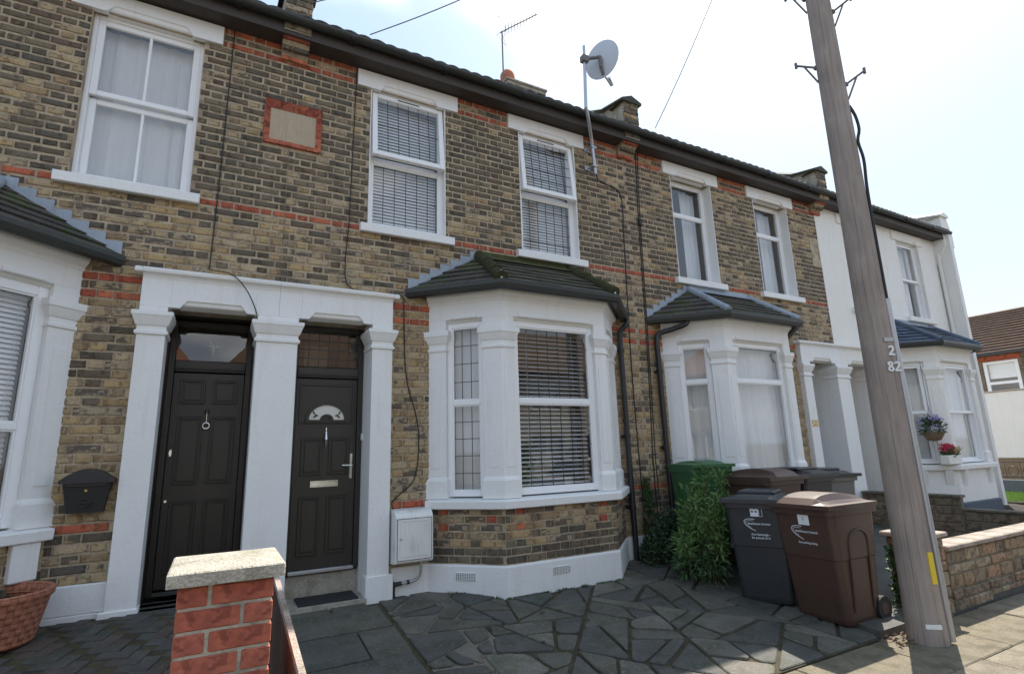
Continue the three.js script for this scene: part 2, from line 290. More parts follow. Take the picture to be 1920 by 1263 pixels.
const yardEnd = 2.42;
{ // pavement of concrete slabs
  const pv = struct('pavement', box(-60, 60, -0.43, -0.27, yardEnd + 0.2, 4.6), 'joint');
  const rows = [[2.63, 3.22], [3.23, 3.86], [3.87, 4.59]];
  rows.forEach(([z0, z1], r) => { for (let x = -1.2 + r * 0.37; x < 10; x += 0.905) { const dy = rr(-0.004, 0.004); mesh('paving_slab', box(x + 0.004, x + 0.898, -0.28, -0.25 + dy, z0, z1, 0.008), pick(['slab', 'slab2', 'slab']), pv); } });
}
function stoneMesh(poly, fy, th, m, parent, name) { // a flat stone following the fall of the yard, edges a little worn
  if (area(poly) > 0) poly = poly.slice().reverse();
  const dy = rr(-0.004, 0.005), c = poly.reduce((s, q) => [s[0] + q[0] / poly.length, s[1] + q[1] / poly.length], [0, 0]);
  const inset = poly.map(q => { const l = Math.hypot(c[0] - q[0], c[1] - q[1]) || 1, k = Math.min(0.35, 0.009 / l); return [q[0] + (c[0] - q[0]) * k, q[1] + (c[1] - q[1]) * k]; });
  const tx = rr(-0.008, 0.008), tz = rr(-0.008, 0.008), Y = o => (x, z) => fy(z) + o + dy + (x - c[0]) * tx + (z - c[1]) * tz;
  return mesh(name, loft([{ p: poly, y: Y(-0.03) }, { p: poly, y: Y(th - 0.006) }, { p: inset, y: Y(th) }]), m, parent);
}
{ // crazy paving in front of the bay, and a slab path to the door
  const yard = struct('crazy_paving', sheet(-0.04, 4.47, [-0.3, 0.3, 0.9, 1.5, 2.0, yardEnd + 0.19], hY), 'joint');
  mesh('pale_mortar', sheet(1.0, 1.62, [0.04, 0.3, 0.9, 1.5, 2.1], z => hY(z) + 0.004, 0.003), 'jointPale', yard);
  const inBay = p => p[1] < 0.5 && p[0] > 1.62 + p[1] && p[0] < 3.93 - p[1], done = [];
  (function cut(p, lim) {
    const A = Math.abs(area(p)); if (A < lim) { done.push(p); return; }
    const c = p.reduce((q, v) => [q[0] + v[0] / p.length, q[1] + v[1] / p.length], [0, 0]); let far = 0, dir = 0;
    for (const u of p) for (const v of p) { const L = Math.hypot(u[0] - v[0], u[1] - v[1]); if (L > far) { far = L; dir = Math.atan2(v[1] - u[1], v[0] - u[0]); } }
    const a = dir + Math.PI / 2 + rr(-0.62, 0.62), nx = -Math.sin(a), nz = Math.cos(a), k = nx * (c[0] + rr(-0.12, 0.12) * far) + nz * (c[1] + rr(-0.12, 0.12) * far), g = rr(0.008, 0.017);
    for (const [sx, e] of [[1, -g], [-1, -g]]) { const q = clip(p, sx * nx, sx * nz, sx * k + e); if (q.length > 2 && Math.abs(area(q)) > 0.006) cut(q, rnd() < 0.3 ? rr(0.03, 0.07) : rr(0.08, 0.20)); }
  })(R4(1.0, 4.46, 0.0, 2.6), 0.1);
  for (let c of done) {
    const m = c.reduce((q, v) => [q[0] + v[0] / c.length, q[1] + v[1] / c.length], [0, 0]); if (inBay(m)) continue;
    // corners knocked off, edges a little uneven
    const o = []; for (let i = 0; i < c.length; i++) { const A = c[i], P = c[(i + c.length - 1) % c.length], N = c[(i + 1) % c.length], L1 = Math.hypot(A[0] - P[0], A[1] - P[1]), L2 = Math.hypot(N[0] - A[0], N[1] - A[1]), t = Math.min(0.22 * L1, 0.22 * L2, rr(0.008, 0.045)); o.push([A[0] + (P[0] - A[0]) * t / L1, A[1] + (P[1] - A[1]) * t / L1], [A[0] + (N[0] - A[0]) * t / L2, A[1] + (N[1] - A[1]) * t / L2]); if (L2 > 0.2) o.push([(A[0] + N[0]) / 2 + rr(-0.005, 0.005), (A[1] + N[1]) / 2 + rr(-0.005, 0.005)]); }
    stoneMesh(o, hY, rr(0.010, 0.024), pick(['stoneA', 'stoneA', 'stoneB', 'stoneC', 'stoneC', 'stoneC', 'stoneD']), yard, 'paving_stone');
  }
  for (const [z0, z1, xs] of [[0.0, 0.24, [0.2, 0.56, 0.88]], [0.25, 0.72, [0.02, 0.96]], [0.74, 1.22, [0.02, 0.66, 0.97]], [1.24, 1.86, [0.02, 0.97]], [1.88, 2.36, [0.02, 0.52, 0.97]], [2.38, 2.6, [0.02, 0.97]]])
    for (let i = 0; i + 1 < xs.length; i++) stoneMesh([[xs[i] + 0.006, z1], [xs[i + 1] - 0.01, z1 + rr(-0.02, 0.02)], [xs[i + 1] - 0.006 + rr(-0.02, 0.01), z0], [xs[i] + 0.006, z0]], hY, 0.018, pick(['stoneC', 'stoneA', 'stoneC']), yard, 'path_slab');
}
{ // herringbone block paving of the neighbour's yard
  const y = struct('block_paving', sheet(-4.5, -0.16, [-0.6, 0.3, 1.0, 1.8, yardEnd + 0.19], hA), 'joint');
  const L = 0.2, w = 0.1, a = 0.32, ca = Math.cos(a), sa = Math.sin(a);
  for (let i = -24; i < 24; i++) for (let j = -12; j < 12; j++) for (const o of [0, 1]) {
    const u0 = i * w + j * 2 * L * 0 + (o ? 0 : 0), bx = (i + 0) * w, bz = (i) * w + j * 2 * L;
    const rct = o ? [bx, bz - L + w, w, L] : [bx, bz + w, L, w];
    const cx = rct[0] + rct[2] / 2, cz = rct[1] + rct[3] / 2, X = -0.95 + cx * ca - cz * sa, Z = 0.75 + cx * sa + cz * ca;
    if (X < -1.75 || X > -0.22 || Z < 0.1 || Z > 1.75) continue;
    const hx = rct[2] / 2 - 0.003, hz = rct[3] / 2 - 0.003, q = [[-hx, hz], [hx, hz], [hx, -hz], [-hx, -hz]].map(([x, z]) => [X + x * ca - z * sa, Z + x * sa + z * ca]);
    stoneMesh(q, hA, 0.012, pick(['paver', 'paver', 'paver2', 'stoneC']), y, 'paver');
  }
}
struct('concrete_yard', sheet(4.471, 8.93, [-1.3, 0.3, 1.4, yardEnd + 0.19], z => 0.03 + 0.9 * hY(z)), 'stoneC');
struct('flower_bed', sheet(8.94, 15.9, [-8, 0.3, 1.4, yardEnd + 0.19], z => 0.02 + 0.9 * hY(z)), 'soil');

// ---------------------------------------------------------------- bricks
const ST = 0.215, HD = 0.1025, JT = 0.01, CO = 0.075;
function brickGeo(w, h, jit) { // worn brick face, 38 triangles
  const q = [[-w / 2, -h / 2], [0, -h / 2], [w / 2, -h / 2], [w / 2, 0], [w / 2, h / 2], [0, h / 2], [-w / 2, h / 2], [-w / 2, 0]].map(([x, y]) => [x + rr(-jit, jit), y + rr(-jit, jit)]);
  const ins = q.map(([x, y]) => [x - Math.sign(x) * rr(0.003, 0.007), y - Math.sign(y) * rr(0.003, 0.007)]), zf = rr(0.005, 0.010), t = [];
  for (let i = 0; i < 8; i++) { const k = (i + 1) % 8; quad(t, [...q[i], -0.03], [...q[k], -0.03], [...q[k], zf - 0.004], [...q[i], zf - 0.004]); quad(t, [...q[i], zf - 0.004], [...q[k], zf - 0.004], [...ins[k], zf], [...ins[i], zf]); if (i > 0 && i < 7) t.push(...ins[0], zf, ...ins[i], zf, ...ins[i + 1], zf); }
  const g = fromTris(t), uv = g.attributes.uv, ou = rnd() * 7, ov = rnd() * 7; for (let i = 0; i < uv.count; i++) uv.setXY(i, uv.getX(i) + ou, uv.getY(i) + ov); return g;
}
const BG = { s: [], h: [] }; for (let i = 0; i < 7; i++) { BG.s.push(brickGeo(ST, 0.0615, 0.0028)); BG.h.push(brickGeo(HD, 0.0615, 0.0028)); }
// flemish bond: bricks of one course over [a,b], phase by course; returns [centre, width, isHeader]
function course(k, a, b) { const o = [], pitch = ST + HD + 2 * JT; let x = Math.floor((a - 2) / pitch) * pitch + (k % 2 ? pitch / 2 : 0) - ST / 2; while (x < b) { for (const [w, h] of [[ST, 0], [HD, 1]]) { if (x + w > a && x < b) o.push([x, x + w, h]); x += w + JT; } } return o; }
function cutOut(list, holes) { for (const [h0, h1] of holes) { const n = []; for (const [a, b, h] of list) { if (b <= h0 || a >= h1) n.push([a, b, h]); else { if (h0 - a > 0.028) n.push([a, h0, h]); if (b - h1 > 0.028) n.push([h1, b, h]); } } list = n; } return list; }
const V3 = (x, y, z) => new THREE.Vector3(x, y, z);
camera.updateMatrixWorld(); camera.updateProjectionMatrix();
function viewSize(p, w) { const d = p.clone().sub(CAM), L = d.length(), q = p.clone().project(camera); if (Math.abs(q.x) > 1.03 || Math.abs(q.y) > 1.03 || q.z > 1) return 0; return w * Math.abs(d.z) / (L * L * L); }
// items: {x,y,z,ry,w,hd,kind,col}; the largest in view become single meshes, the rest one mesh
function layBricks(items, parent, origin, most, h = 0.0615, name = 'brick') {
  items.forEach(b => { b.v = viewSize(V3(b.x + origin[0], b.y + origin[1], b.z + origin[2]), b.w); b.g = Math.floor(rnd() * 7); });
  items.sort((a, b) => b.v - a.v);
  const rest = [];
  items.forEach((b, i) => {
    const g = (b.hd ? BG.h : BG.s)[b.g], sx = b.w / (b.hd ? HD : ST), sy = (b.h || h) / 0.0615;
    if (i < most && b.v > 0) { const m = mesh(name, g, BM[b.kind][b.col], parent); m.position.set(b.x, b.y, b.z); m.rotation.y = b.ry; m.scale.set(sx, sy, 1); return; }
    const c = g.clone(); c.scale(sx, sy, 1); c.rotateY(b.ry); c.translate(b.x, b.y, b.z);
    const col = PAL[b.kind][b.col], a = new Float32Array(c.attributes.position.count * 3); for (let k = 0; k < a.length; k += 3) a.set(col, k);
    c.setAttribute('color', new THREE.BufferAttribute(a, 3)); rest.push(c);
  });
  if (rest.length) { const m = mesh('bricks', mergeGeometries(rest), 'brickMix', parent); m.userData.kind = 'stuff'; }
}
const RED = new Set([0, 23, 25, -11, -13, -38]);
function tone(y, x) { // stock brick: sooty above the string course, cleaner and yellower below
  const n = fbm(x / 8 + 3.1, y / 8 + 1.7, 16, 3, 201); let p = y > 3.75 ? 0.80 : y > 3.0 ? 0.38 : y > 1.0 ? 0.10 : 0.34; p += (n - 0.5) * 0.9; return rnd() < p ? 'dark' : 'tan';
}

// ---------------------------------------------------------------- windows
// a window unit stands between plan points P and Q (outward on the +z side of P->Q), from y0 to y1
function frameOf(P, Q) { const dx = Q[0] - P[0], dz = Q[1] - P[1]; return { w: Math.hypot(dx, dz), ry: -Math.atan2(dz, dx), P }; }
function put(o, F, y0, back = 0) { o.rotation.y = F.ry; const c = Math.cos(F.ry), s = Math.sin(F.ry); o.position.set(F.P[0] - back * s, y0, F.P[1] - back * c); return o; }
const ringGeo = (x0, x1, y0, y1, t, z0, z1, b = 0.006) => merge([box(x0, x0 + t, y0, y1, z0, z1, b), box(x1 - t, x1, y0, y1, z0, z1, b), box(x0 + t, x1 - t, y0, y0 + t, z0 + 0.001, z1 - 0.001, b), box(x0 + t, x1 - t, y1 - t, y1, z0 + 0.001, z1 - 0.001, b)]);
function cameGeo(x0, x1, y0, y1, nx, ny, z) { const l = []; for (let i = 1; i < nx; i++) { const x = x0 + (x1 - x0) * i / nx; l.push(box(x - 0.0035, x + 0.0035, y0, y1, z, z + 0.004)); } for (let j = 1; j < ny; j++) { const y = y0 + (y1 - y0) * j / ny; l.push(box(x0, x1, y - 0.0035, y + 0.0035, z + 0.0005, z + 0.0045)); } return merge(l); }
function curtainGeo(x0, x1, y0, y1, z, folds, amp) { const t = [], n = Math.max(12, Math.round((x1 - x0) * folds * 5)); const ph = rnd() * 9, Z = (u, v) => z + amp * Math.sin(u * folds * (x1 - x0) * 6.28 + ph + 0.6 * Math.sin(u * 9 + ph)) * (0.6 + 0.4 * (1 - v)) + 0.004 * Math.sin(u * 60 + v * 3); for (let i = 0; i < n; i++) for (let j = 0; j < 4; j++) { const u = i / n, u2 = (i + 1) / n, v = j / 4, v2 = (j + 1) / 4, p = (a, b) => [x0 + (x1 - x0) * a, y0 + (y1 - y0) * b, Z(a, b)]; quad(t, p(u, v), p(u2, v), p(u2, v2), p(u, v2)); } const g = fromTris(t); return g; }
const slatCache = {};
function blinds(x0, x1, y0, y1, F, Y, parent, each, back, tilt = 0.35) {
  const pitch = tilt > 0.8 ? 0.0385 : 0.046, w = x1 - x0, key = w.toFixed(3) + tilt, cs = 0.025 * Math.cos(tilt), sn = 0.025 * Math.sin(tilt); const n = Math.floor((y1 - y0) / pitch);
  if (!slatCache[key]) { const t = []; const pr = [[-cs, -sn], [-0.003, 0.002], [cs, sn]]; for (let i = 0; i < 2; i++) { quad(t, [-w / 2, pr[i][1], -pr[i][0]], [w / 2, pr[i][1], -pr[i][0]], [w / 2, pr[i + 1][1], -pr[i + 1][0]], [-w / 2, pr[i + 1][1], -pr[i + 1][0]]); quad(t, [-w / 2, pr[i][1] - 0.002, -pr[i][0]], [-w / 2, pr[i + 1][1] - 0.002, -pr[i + 1][0]], [w / 2, pr[i + 1][1] - 0.002, -pr[i + 1][0]], [w / 2, pr[i][1] - 0.002, -pr[i][0]]); } slatCache[key] = fromTris(t); }
  const list = [];
  for (let i = 0; i < n; i++) { const y = y1 - (i + 0.5) * pitch; if (each) { const m = put(mesh('blind_slat', slatCache[key], 'blind', parent), F, Y + y, back); m.translateX((x0 + x1) / 2); } else { const g = slatCache[key].clone(); g.translate((x0 + x1) / 2, y, 0); list.push(g); } }
  if (list.length) put(mesh('venetian_blind', merge(list), 'blind', parent), F, Y, back);
  const cords = []; for (const f of [0.18, 0.82]) cords.push(box(x0 + w * f - 0.001, x0 + w * f + 0.001, y0, y1, 0.02, 0.022));
  put(mesh('blind_cord', merge(cords), 'blind', parent), F, Y, back);
}
function windowUnit(parent, P, Q, y0, y1, o) {
  const F = frameOf(P, Q), w = F.w, H = y1 - y0, set = (n, g, m) => put(mesh(n, g, m, parent), F, y0);
  const frame = o.frame || 0.05, paneAt = (x0, x1, a, b, z) => { const g = new THREE.PlaneGeometry(x1 - x0, b - a); g.translate((x0 + x1) / 2, (a + b) / 2, z); const m = set('pane', g, 'glass'); return m; };
  const dress = (x0, x1, a, b, z) => { if (o.came) set('leading', cameGeo(x0, x1, a, b, o.came[0], Math.max(2, Math.round((b - a) / o.came[1])), z + 0.002), 'leadCame'); };
  if (o.kind === 'casement' || o.kind === 'fixed2') {
    const tr = H * o.transom;
    set('window_frame', merge([ringGeo(0, w, 0, H, frame, -0.035, 0.03), box(frame, w - frame, tr - 0.026, tr + 0.026, -0.03, 0.028, 0.005)]), 'upvc');
    paneAt(frame, w - frame, frame, tr - 0.02, 0.0); dress(frame, w - frame, frame, tr - 0.026, 0);
    set('glazing_bead', ringGeo(frame - 0.002, w - frame + 0.002, frame - 0.002, tr - 0.024, 0.016, 0.0, 0.022, 0.004), 'upvc');
    if (o.kind === 'casement') { // top-hung light, standing a little open
      const s = part('window_sash', parent), sh = H - tr - 0.03; // only a holder for the tilt
      parent.remove(s);
      const tilt = o.open || 0, A = (n, g, m) => { g.translate(0, -(sh), 0); g.rotateX(-tilt); g.translate(0, sh, 0); g.translate(0, tr + 0.012, 0.045); return set(n, g, m); };
      const x0 = 0.022, x1 = w - 0.022;
      A('window_sash', ringGeo(x0, x1, 0, sh, 0.058, -0.03, 0.03), 'upvc');
      const g = new THREE.PlaneGeometry(x1 - x0 - 0.1, sh - 0.1); g.translate(w / 2, sh / 2, 0.005); A('pane', g, 'glass');
      if (o.came) A('leading', cameGeo(x0 + 0.055, x1 - 0.055, 0.055, sh - 0.055, o.came[0], Math.max(2, Math.round((sh - 0.1) / o.came[1])), 0.008), 'leadCame');
      if (o.vent) A('trickle_vent', box(w / 2 - 0.13, w / 2 + 0.13, sh - 0.036, sh - 0.022, 0.03, 0.034), 'leadCame');
    } else { paneAt(frame, w - frame, tr + 0.02, H - frame, 0.0); dress(frame, w - frame, tr + 0.026, H - frame, 0); set('glazing_bead', ringGeo(frame - 0.002, w - frame + 0.002, tr + 0.024, H - frame + 0.002, 0.016, 0, 0.022, 0.004), 'upvc'); }
  } else { // sliding sashes
    const mid = H * 0.5;
    set('window_frame', ringGeo(0, w, 0, H, 0.035, -0.06, 0.04), 'upvc');
    for (const [a, b, z] of [[mid - 0.02 + (o.drop || 0), H - 0.03, 0.005], [0.03, mid + 0.03 - (o.drop || 0), -0.04]]) {
      set('window_sash', ringGeo(0.035, w - 0.035, a, b, 0.055, z - 0.018, z + 0.018), 'upvc');
      paneAt(0.085, w - 0.085, a + 0.05, b - 0.05, z);
      if (o.bar) set('glazing_bar', box(w / 2 - 0.012, w / 2 + 0.012, a + 0.05, b - 0.05, z - 0.012, z + 0.014, 0.004), 'upvc');
    }
  }
  if (o.blind) blinds(frame, w - frame, frame, H - 0.03, F, y0, parent, o.blind === 'each', 0.09, o.tilt);
  if (o.net) put(mesh('net_curtain', curtainGeo(0.03, w - 0.03, 0.03, H - 0.04, 0, o.net, 0.012), 'net', parent), F, y0, 0.12);
  if (o.curtain) for (const [a, b] of o.curtain) put(mesh('curtain', curtainGeo(a * w, b * w, 0.02, H - 0.02, 0, 9, 0.025), 'curtain', parent), F, y0, 0.19);
}
// a painted head over an opening: slab with a stopped, moulded chamfer in its lower edge
function head(parent, P, Q, y0, y1, ext, zf, inset, notch, m = 'white', name = 'lintel') {
  const F = frameOf(P, Q), w = F.w, c = notch * 0.75;
  const pts = [[-ext, y0], [inset, y0], [inset + c * 0.3, y0 + notch * 0.3], [inset + c, y0 + notch], [w - inset - c, y0 + notch], [w - inset - c * 0.3, y0 + notch * 0.3], [w - inset, y0], [w + ext, y0], [w + ext, y1], [-ext, y1]];
  const g = extr(pts, -0.02, zf);
  const mo = mould([[inset, 0], [w - inset, 0]], [[-0.09, y0 + 0.006], [-0.05, y0 + 0.004], [zf * 0.3, y0 + notch * 0.35], [zf * 0.55, y0 + notch * 0.5], [zf * 0.6, y0 + notch * 0.8], [zf - 0.008, y0 + notch], [zf - 0.02, y0 + notch + 0.02], [-0.09, y0 + notch + 0.02]]);
  return put(mesh(name, merge([g, mo]), m, parent), F, 0);
}

// ---------------------------------------------------------------- one house of the terrace
const fontLoader = new FontLoader();
const font = await fontLoader.loadAsync('fonts/droid/droid_serif_bold.typeface.json');
const HW = 4.47, BC = 2.775;
const bayPlan = [[1.51, 0], [2.095, 0.57], [3.455, 0.57], [4.04, 0]];
function house(x0, m, o) {
  const h = thing('terraced_house', o.label, 'house', [x0, 0, 0]);
  const X = x => m * x, wm = o.render ? 'whiteWall' : 'mortar', paint = o.render ? 'whiteWall' : 'white';
  const G = g => { if (m < 0) { g.scale(-1, 1, 1); const p = g.attributes.position, n = g.attributes.normal, u = g.attributes.uv; for (let i = 0; i < p.count; i += 3) for (const a of [p, n, u]) { if (!a) continue; const k = a.itemSize; for (let c = 0; c < k; c++) { const s = a.array[(i + 1) * k + c]; a.array[(i + 1) * k + c] = a.array[(i + 2) * k + c]; a.array[(i + 2) * k + c] = s; } } } return g; };
  const add = (n, g, mt, par = h) => mesh(n, G(g), mt, par);
  const seg = (a, b) => m > 0 ? [a, b] : [[-b[0], b[1]], [-a[0], a[1]]];     // plan segment in the house's own, mirrored axes
  const win = [[0.82, 1.707], [2.717, 3.582]];
  const recess = o.recess || 0.1;
  // front wall with its openings; party walls, back, floors and roof close the rooms
  const holes = [...win.map(([a, b]) => R4(a, b, 3.74, 5.40)), R4(0.15, 0.91, 0.02, 2.66), R4(1.68, 3.87, 0.3, 2.75)];
  add('wall', extr(R4(0.001, HW - 0.001, -0.4, 5.70), -0.26, o.render ? 0.006 : 0, holes), wm);
  add('inner_wall', merge([box(0.001, 0.10, -0.4, 5.7, -6.5, -0.262), box(HW - 0.1, HW - 0.001, -0.4, 5.7, -6.5, -0.262), box(0.1, HW - 0.1, -0.4, 5.7, -6.5, -6.3), box(0.1, HW - 0.1, 2.86, 3.1, -6.3, -0.262), box(0.1, HW - 0.1, 5.55, 5.7, -6.3, -0.262), box(1.30, 1.40, 0.2, 2.86, -6.3, -0.262), box(1.40, HW - 0.1, 0.2, 2.86, -3.5, -3.4), box(2.18, 2.28, 3.1, 5.55, -6.3, -0.262)]), 'plaster');
  add('floor', box(0.1, HW - 0.1, -0.3, 0.2, -6.3, -1.3), 'floor'); add('floor', box(1.40, HW - 0.1, -0.3, 0.2, -1.3, -0.262), 'floor');
  // roof, tiles along the eaves, boards and gutter
  const rz = z => 5.80 + (0.25 - z) * 0.66;
  { const t = []; quad(t, [0, rz(0.2), 0.2], [HW, rz(0.2), 0.2], [HW, rz(-3.6), -3.6], [0, rz(-3.6), -3.6]); quad(t, [0, rz(-3.6), -3.6], [HW, rz(-3.6), -3.6], [HW, 5.7, -7], [0, 5.7, -7]); quad(t, [0, rz(0.2) - 0.05, 0.2], [HW, rz(0.2) - 0.05, 0.2], [HW, rz(0.2), 0.2], [0, rz(0.2), 0.2]); const rf = part('roof', h); add('roof_slope', fromTris(t), 'tile', rf);
    const tw = 0.298, tg = []; const prof = u => 0.020 * Math.abs(Math.sin(u * Math.PI * 2)); for (let i = 0; i < 8; i++) { const a = i / 8, b = (i + 1) / 8, q = (u, s, e) => [u * tw, rz(0.285 - s) + prof(u) + e + (s > 0 ? 0.0 : 0.006), 0.285 - s]; quad(tg, q(a, 0, 0.012), q(b, 0, 0.012), q(b, 0.34, 0.024), q(a, 0.34, 0.024)); quad(tg, q(a, 0, -0.006), q(b, 0, -0.006), q(b, 0, 0.012), q(a, 0, 0.012)); quad(tg, q(b, 0, -0.006), q(a, 0, -0.006), q(a, 0.34, 0.0), q(b, 0.34, 0.0)); } const tileG = fromTris(tg);
    for (let x = 0.0; x + tw <= HW + 0.01; x += tw) { const q = mesh('roof_tile', tileG, rnd() < 0.5 ? 'tile' : 'tileB', rf); q.position.set(m > 0 ? x : -x - tw, rr(-0.004, 0.004), rr(-0.008, 0.008)); } }
  add('soffit', merge([box(0, HW, 5.605, 5.625, 0.002, 0.20), box(0, HW, 5.59, 5.755, 0.20, 0.222)]), 'soffit');
  { const a = []; for (let i = 0; i <= 8; i++) { const t = Math.PI + Math.PI * i / 8; a.push([0.285 + 0.058 * Math.cos(t), 5.745 + 0.058 * Math.sin(t)]); } for (let i = 8; i >= 0; i--) { const t = Math.PI + Math.PI * i / 8; a.push([0.285 + 0.053 * Math.cos(t), 5.747 + 0.053 * Math.sin(t)]); } const gt = part('gutter', h); add('gutter_run', mould([[0, 0], [HW, 0]], a), 'gutter', gt); for (const x of [0.55, 1.6, 2.65, 3.7]) add('gutter_bracket', merge([box(x - 0.014, x + 0.014, 5.675, 5.755, 0.223, 0.24), box(x - 0.045, x + 0.045, 5.683, 5.75, 0.226, 0.346, 0.02)]), 'gutter', gt); }
  // upper windows
  win.forEach(([a, b], i) => {
    const w = part('window', h), [P, Q] = seg([a, -recess], [b, -recess]);
    windowUnit(w, P, Q, 3.75, 5.40, o.upper(i));
    add('sill', mould([[a - 0.085, 0], [b + 0.09, 0]], [[-0.2, 3.66], [0.0, 3.655], [0.062, 3.648], [0.07, 3.655], [0.07, 3.735], [0.062, 3.742], [-0.2, 3.752]]), paint, w);
    const [p, q] = seg([a, 0], [b, 0]); head(w, p, q, 5.385, 5.585, 0.155, 0.035, 0.1, 0.075, paint);
    if (o.liner !== false) for (const [p0, p1] of [[a - 0.002, a + 0.008], [b - 0.008, b + 0.002]]) add('reveal', box(p0, p1, 3.752, 5.385, -recess - 0.04, 0.010), paint, w);
  });
  // doorway: columns, head, cornice, porch and door
  const D = part('doorway', h), dz = o.porch;
  const cap = [[-0.05, 0.0], [2.385, 0], [2.395, 0.018], [2.42, 0.018], [2.43, 0.004], [2.465, 0.004], [2.47, 0.014], [2.49, 0.022], [2.545, 0.042], [2.555, 0.048], [2.588, 0.048], [2.589, 0.0], [2.64, 0]];
  add('column', tiers([[0.885, 0.08], [1.09, 0.08], [1.09, -0.2], [0.885, -0.2]], cap), paint, D);
  if (o.middle) add('column', tiers([[-0.177, 0.08], [0.177, 0.08], [0.177, -0.2], [-0.177, -0.2]], cap), paint, D);
  add('plinth', box(0.872, 1.13, -0.05, 0.235, -0.05, 0.093, 0.006), paint, D);
  { const [p, q] = seg([0.2, 0.04], [0.87, 0.04]); head(D, p, q, 2.641, 2.885, 0, 0.04, 0.07, 0.07, paint); add('lintel', merge([box(0.001, 0.199, 2.641, 2.885, -0.2, 0.08), box(0.871, 1.09, 2.641, 2.885, -0.2, 0.08), box(0.199, 0.871, 2.72, 2.885, -0.2, 0.02)]), paint, D); }
  add('cornice', mould([[0.001, 0], [1.09, 0], [1.091, -0.001]].slice(0, 2), [[-0.02, 2.885], [0.082, 2.885], [0.088, 2.905], [0.10, 2.92], [0.125, 2.932], [0.13, 2.95], [0.13, 2.965], [0.122, 2.972], [-0.02, 2.99]]), paint, D);
  add('cornice', box(1.0905, 1.15, 2.925, 2.972, -0.01, 0.128, 0.008), paint, D);
  add('porch_wall', merge([box(0.09, 0.179, 0.0, 2.662, dz - 0.06, -0.19), box(0.883, 0.97, 0.0, 2.662, dz - 0.06, -0.19), box(0.09, 0.97, 2.662, 2.72, dz - 0.06, -0.2)]), o.porchPaint || paint, D);
  add('porch_step', merge([box(0.177, 0.885, -0.3, o.step[0], dz, 0.10), box(0.178, 0.884, -0.3, o.step[1], dz - 0.08, dz + 0.015, 0.01)]), o.step[2], D);
  o.door(add, D, dz, X);
  // canted bay
  const B = part('bay_window', h), n45 = [-0.57, 0.585], nl = Math.hypot(...n45), nx = n45[0] / nl, nz = n45[1] / nl, cx = 0.585 / nl, cz = 0.57 / nl;
  const ext = bayPlan;
  const lowM = o.render || o.lowWhite ? paint : 'mortar';
  add('dwarf_wall', mould(ext, [[-0.14, 0.24], [0, 0.24], [0, 0.80], [-0.14, 0.80]]), lowM, B);
  add('plinth', mould([[1.06, 0.0], [1.5, 0.0], ...ext.slice(0)].slice(2), o.render ? [[-0.12, -0.35], [0.05, -0.35], [0.03, 0.22], [0.004, 0.24], [-0.12, 0.26]] : [[-0.12, -0.35], [0.02, -0.35], [0.02, 0.25], [0.012, 0.268], [-0.12, 0.275]]), o.render ? 'bluegrey' : 'white', B);
  add('bay_sill', mould([[1.51 - 0.0, 0], ...ext.slice(1, 3), [4.04, 0]], [[-0.16, 0.80], [0.062, 0.786], [0.078, 0.795], [0.082, 0.86], [0.074, 0.872], [-0.02, 0.885], [-0.16, 0.885]]), paint, B);
  const at = (p, d, s) => [p[0] + d[0] * s, p[1] + d[1] * s], c = [cx, cz], nn = [nx, nz], c2 = [cx, -cz], n2 = [-nx, nz];
  const base = [[0.884, 0.022], [1.055, 0.022], [1.07, 0.016], [1.095, 0.0]], cp = [[2.39, 0], [2.40, 0.014], [2.425, 0.014], [2.435, 0.003], [2.475, 0.003], [2.48, 0.012], [2.50, 0.02], [2.55, 0.038], [2.56, 0.046], [2.615, 0.046], [2.616, 0.0], [2.735, 0]];
  const cols = [
    [at(ext[0], c, -0.02), at(ext[0], c, 0.20), at(at(ext[0], c, 0.20), nn, -0.13), at(at(ext[0], c, -0.02), nn, -0.13)],
    [at(ext[1], c, -0.20), ext[1], at(ext[1], [1, 0], 0.155), [ext[1][0] + 0.155, 0.44], at(at(ext[1], c, -0.20), nn, -0.13)],
    [at(ext[2], [1, 0], -0.155), ext[2], at(ext[2], c2, 0.20), at(at(ext[2], c2, 0.20), n2, -0.13), [ext[2][0] - 0.155, 0.44]],
    [at(ext[3], c2, -0.20), at(ext[3], c2, 0.02), at(at(ext[3], c2, 0.02), n2, -0.13), at(at(ext[3], c2, -0.20), n2, -0.13)],
  ];
  for (const p of cols) add('column', tiers(p, [...base, ...cp]), paint, B);
  // slim raised fillets on the column faces
  for (const [p, d, s0] of [[ext[1], [1, 0], 0.035], [ext[2], [-1, 0], 0.035]]) { const a = at(p, d, s0), b = at(p, d, s0 + 0.085); const L = a[0] < b[0] ? [a, b] : [b, a]; add('column_panel', mould(L, [[-0.01, 1.18], [0.006, 1.185], [0.006, 2.24], [-0.01, 2.245]]), paint, B); }
  for (const [p, d, s0] of [[ext[0], c, 0.04], [ext[1], c, -0.15], [ext[2], c2, 0.04], [ext[3], c2, -0.16]]) add('column_panel', mould([at(p, d, s0), at(p, d, s0 + 0.10)], [[-0.01, 1.18], [0.006, 1.185], [0.006, 2.24], [-0.01, 2.245]]), paint, B);
  const rec = -0.075;
  const sides = [[at(at(ext[0], c, 0.20), nn, rec), at(at(ext[1], c, -0.20), nn, rec)], [[ext[1][0] + 0.155, 0.57 + rec], [ext[2][0] - 0.155, 0.57 + rec]], [at(at(ext[2], c2, 0.20), n2, rec), at(at(ext[3], c2, -0.20), n2, rec)]];
  sides.forEach(([a, b], i) => { const [P, Q] = seg(a, b); windowUnit(B, P, Q, 0.90, 2.70, o.bay(i)); });
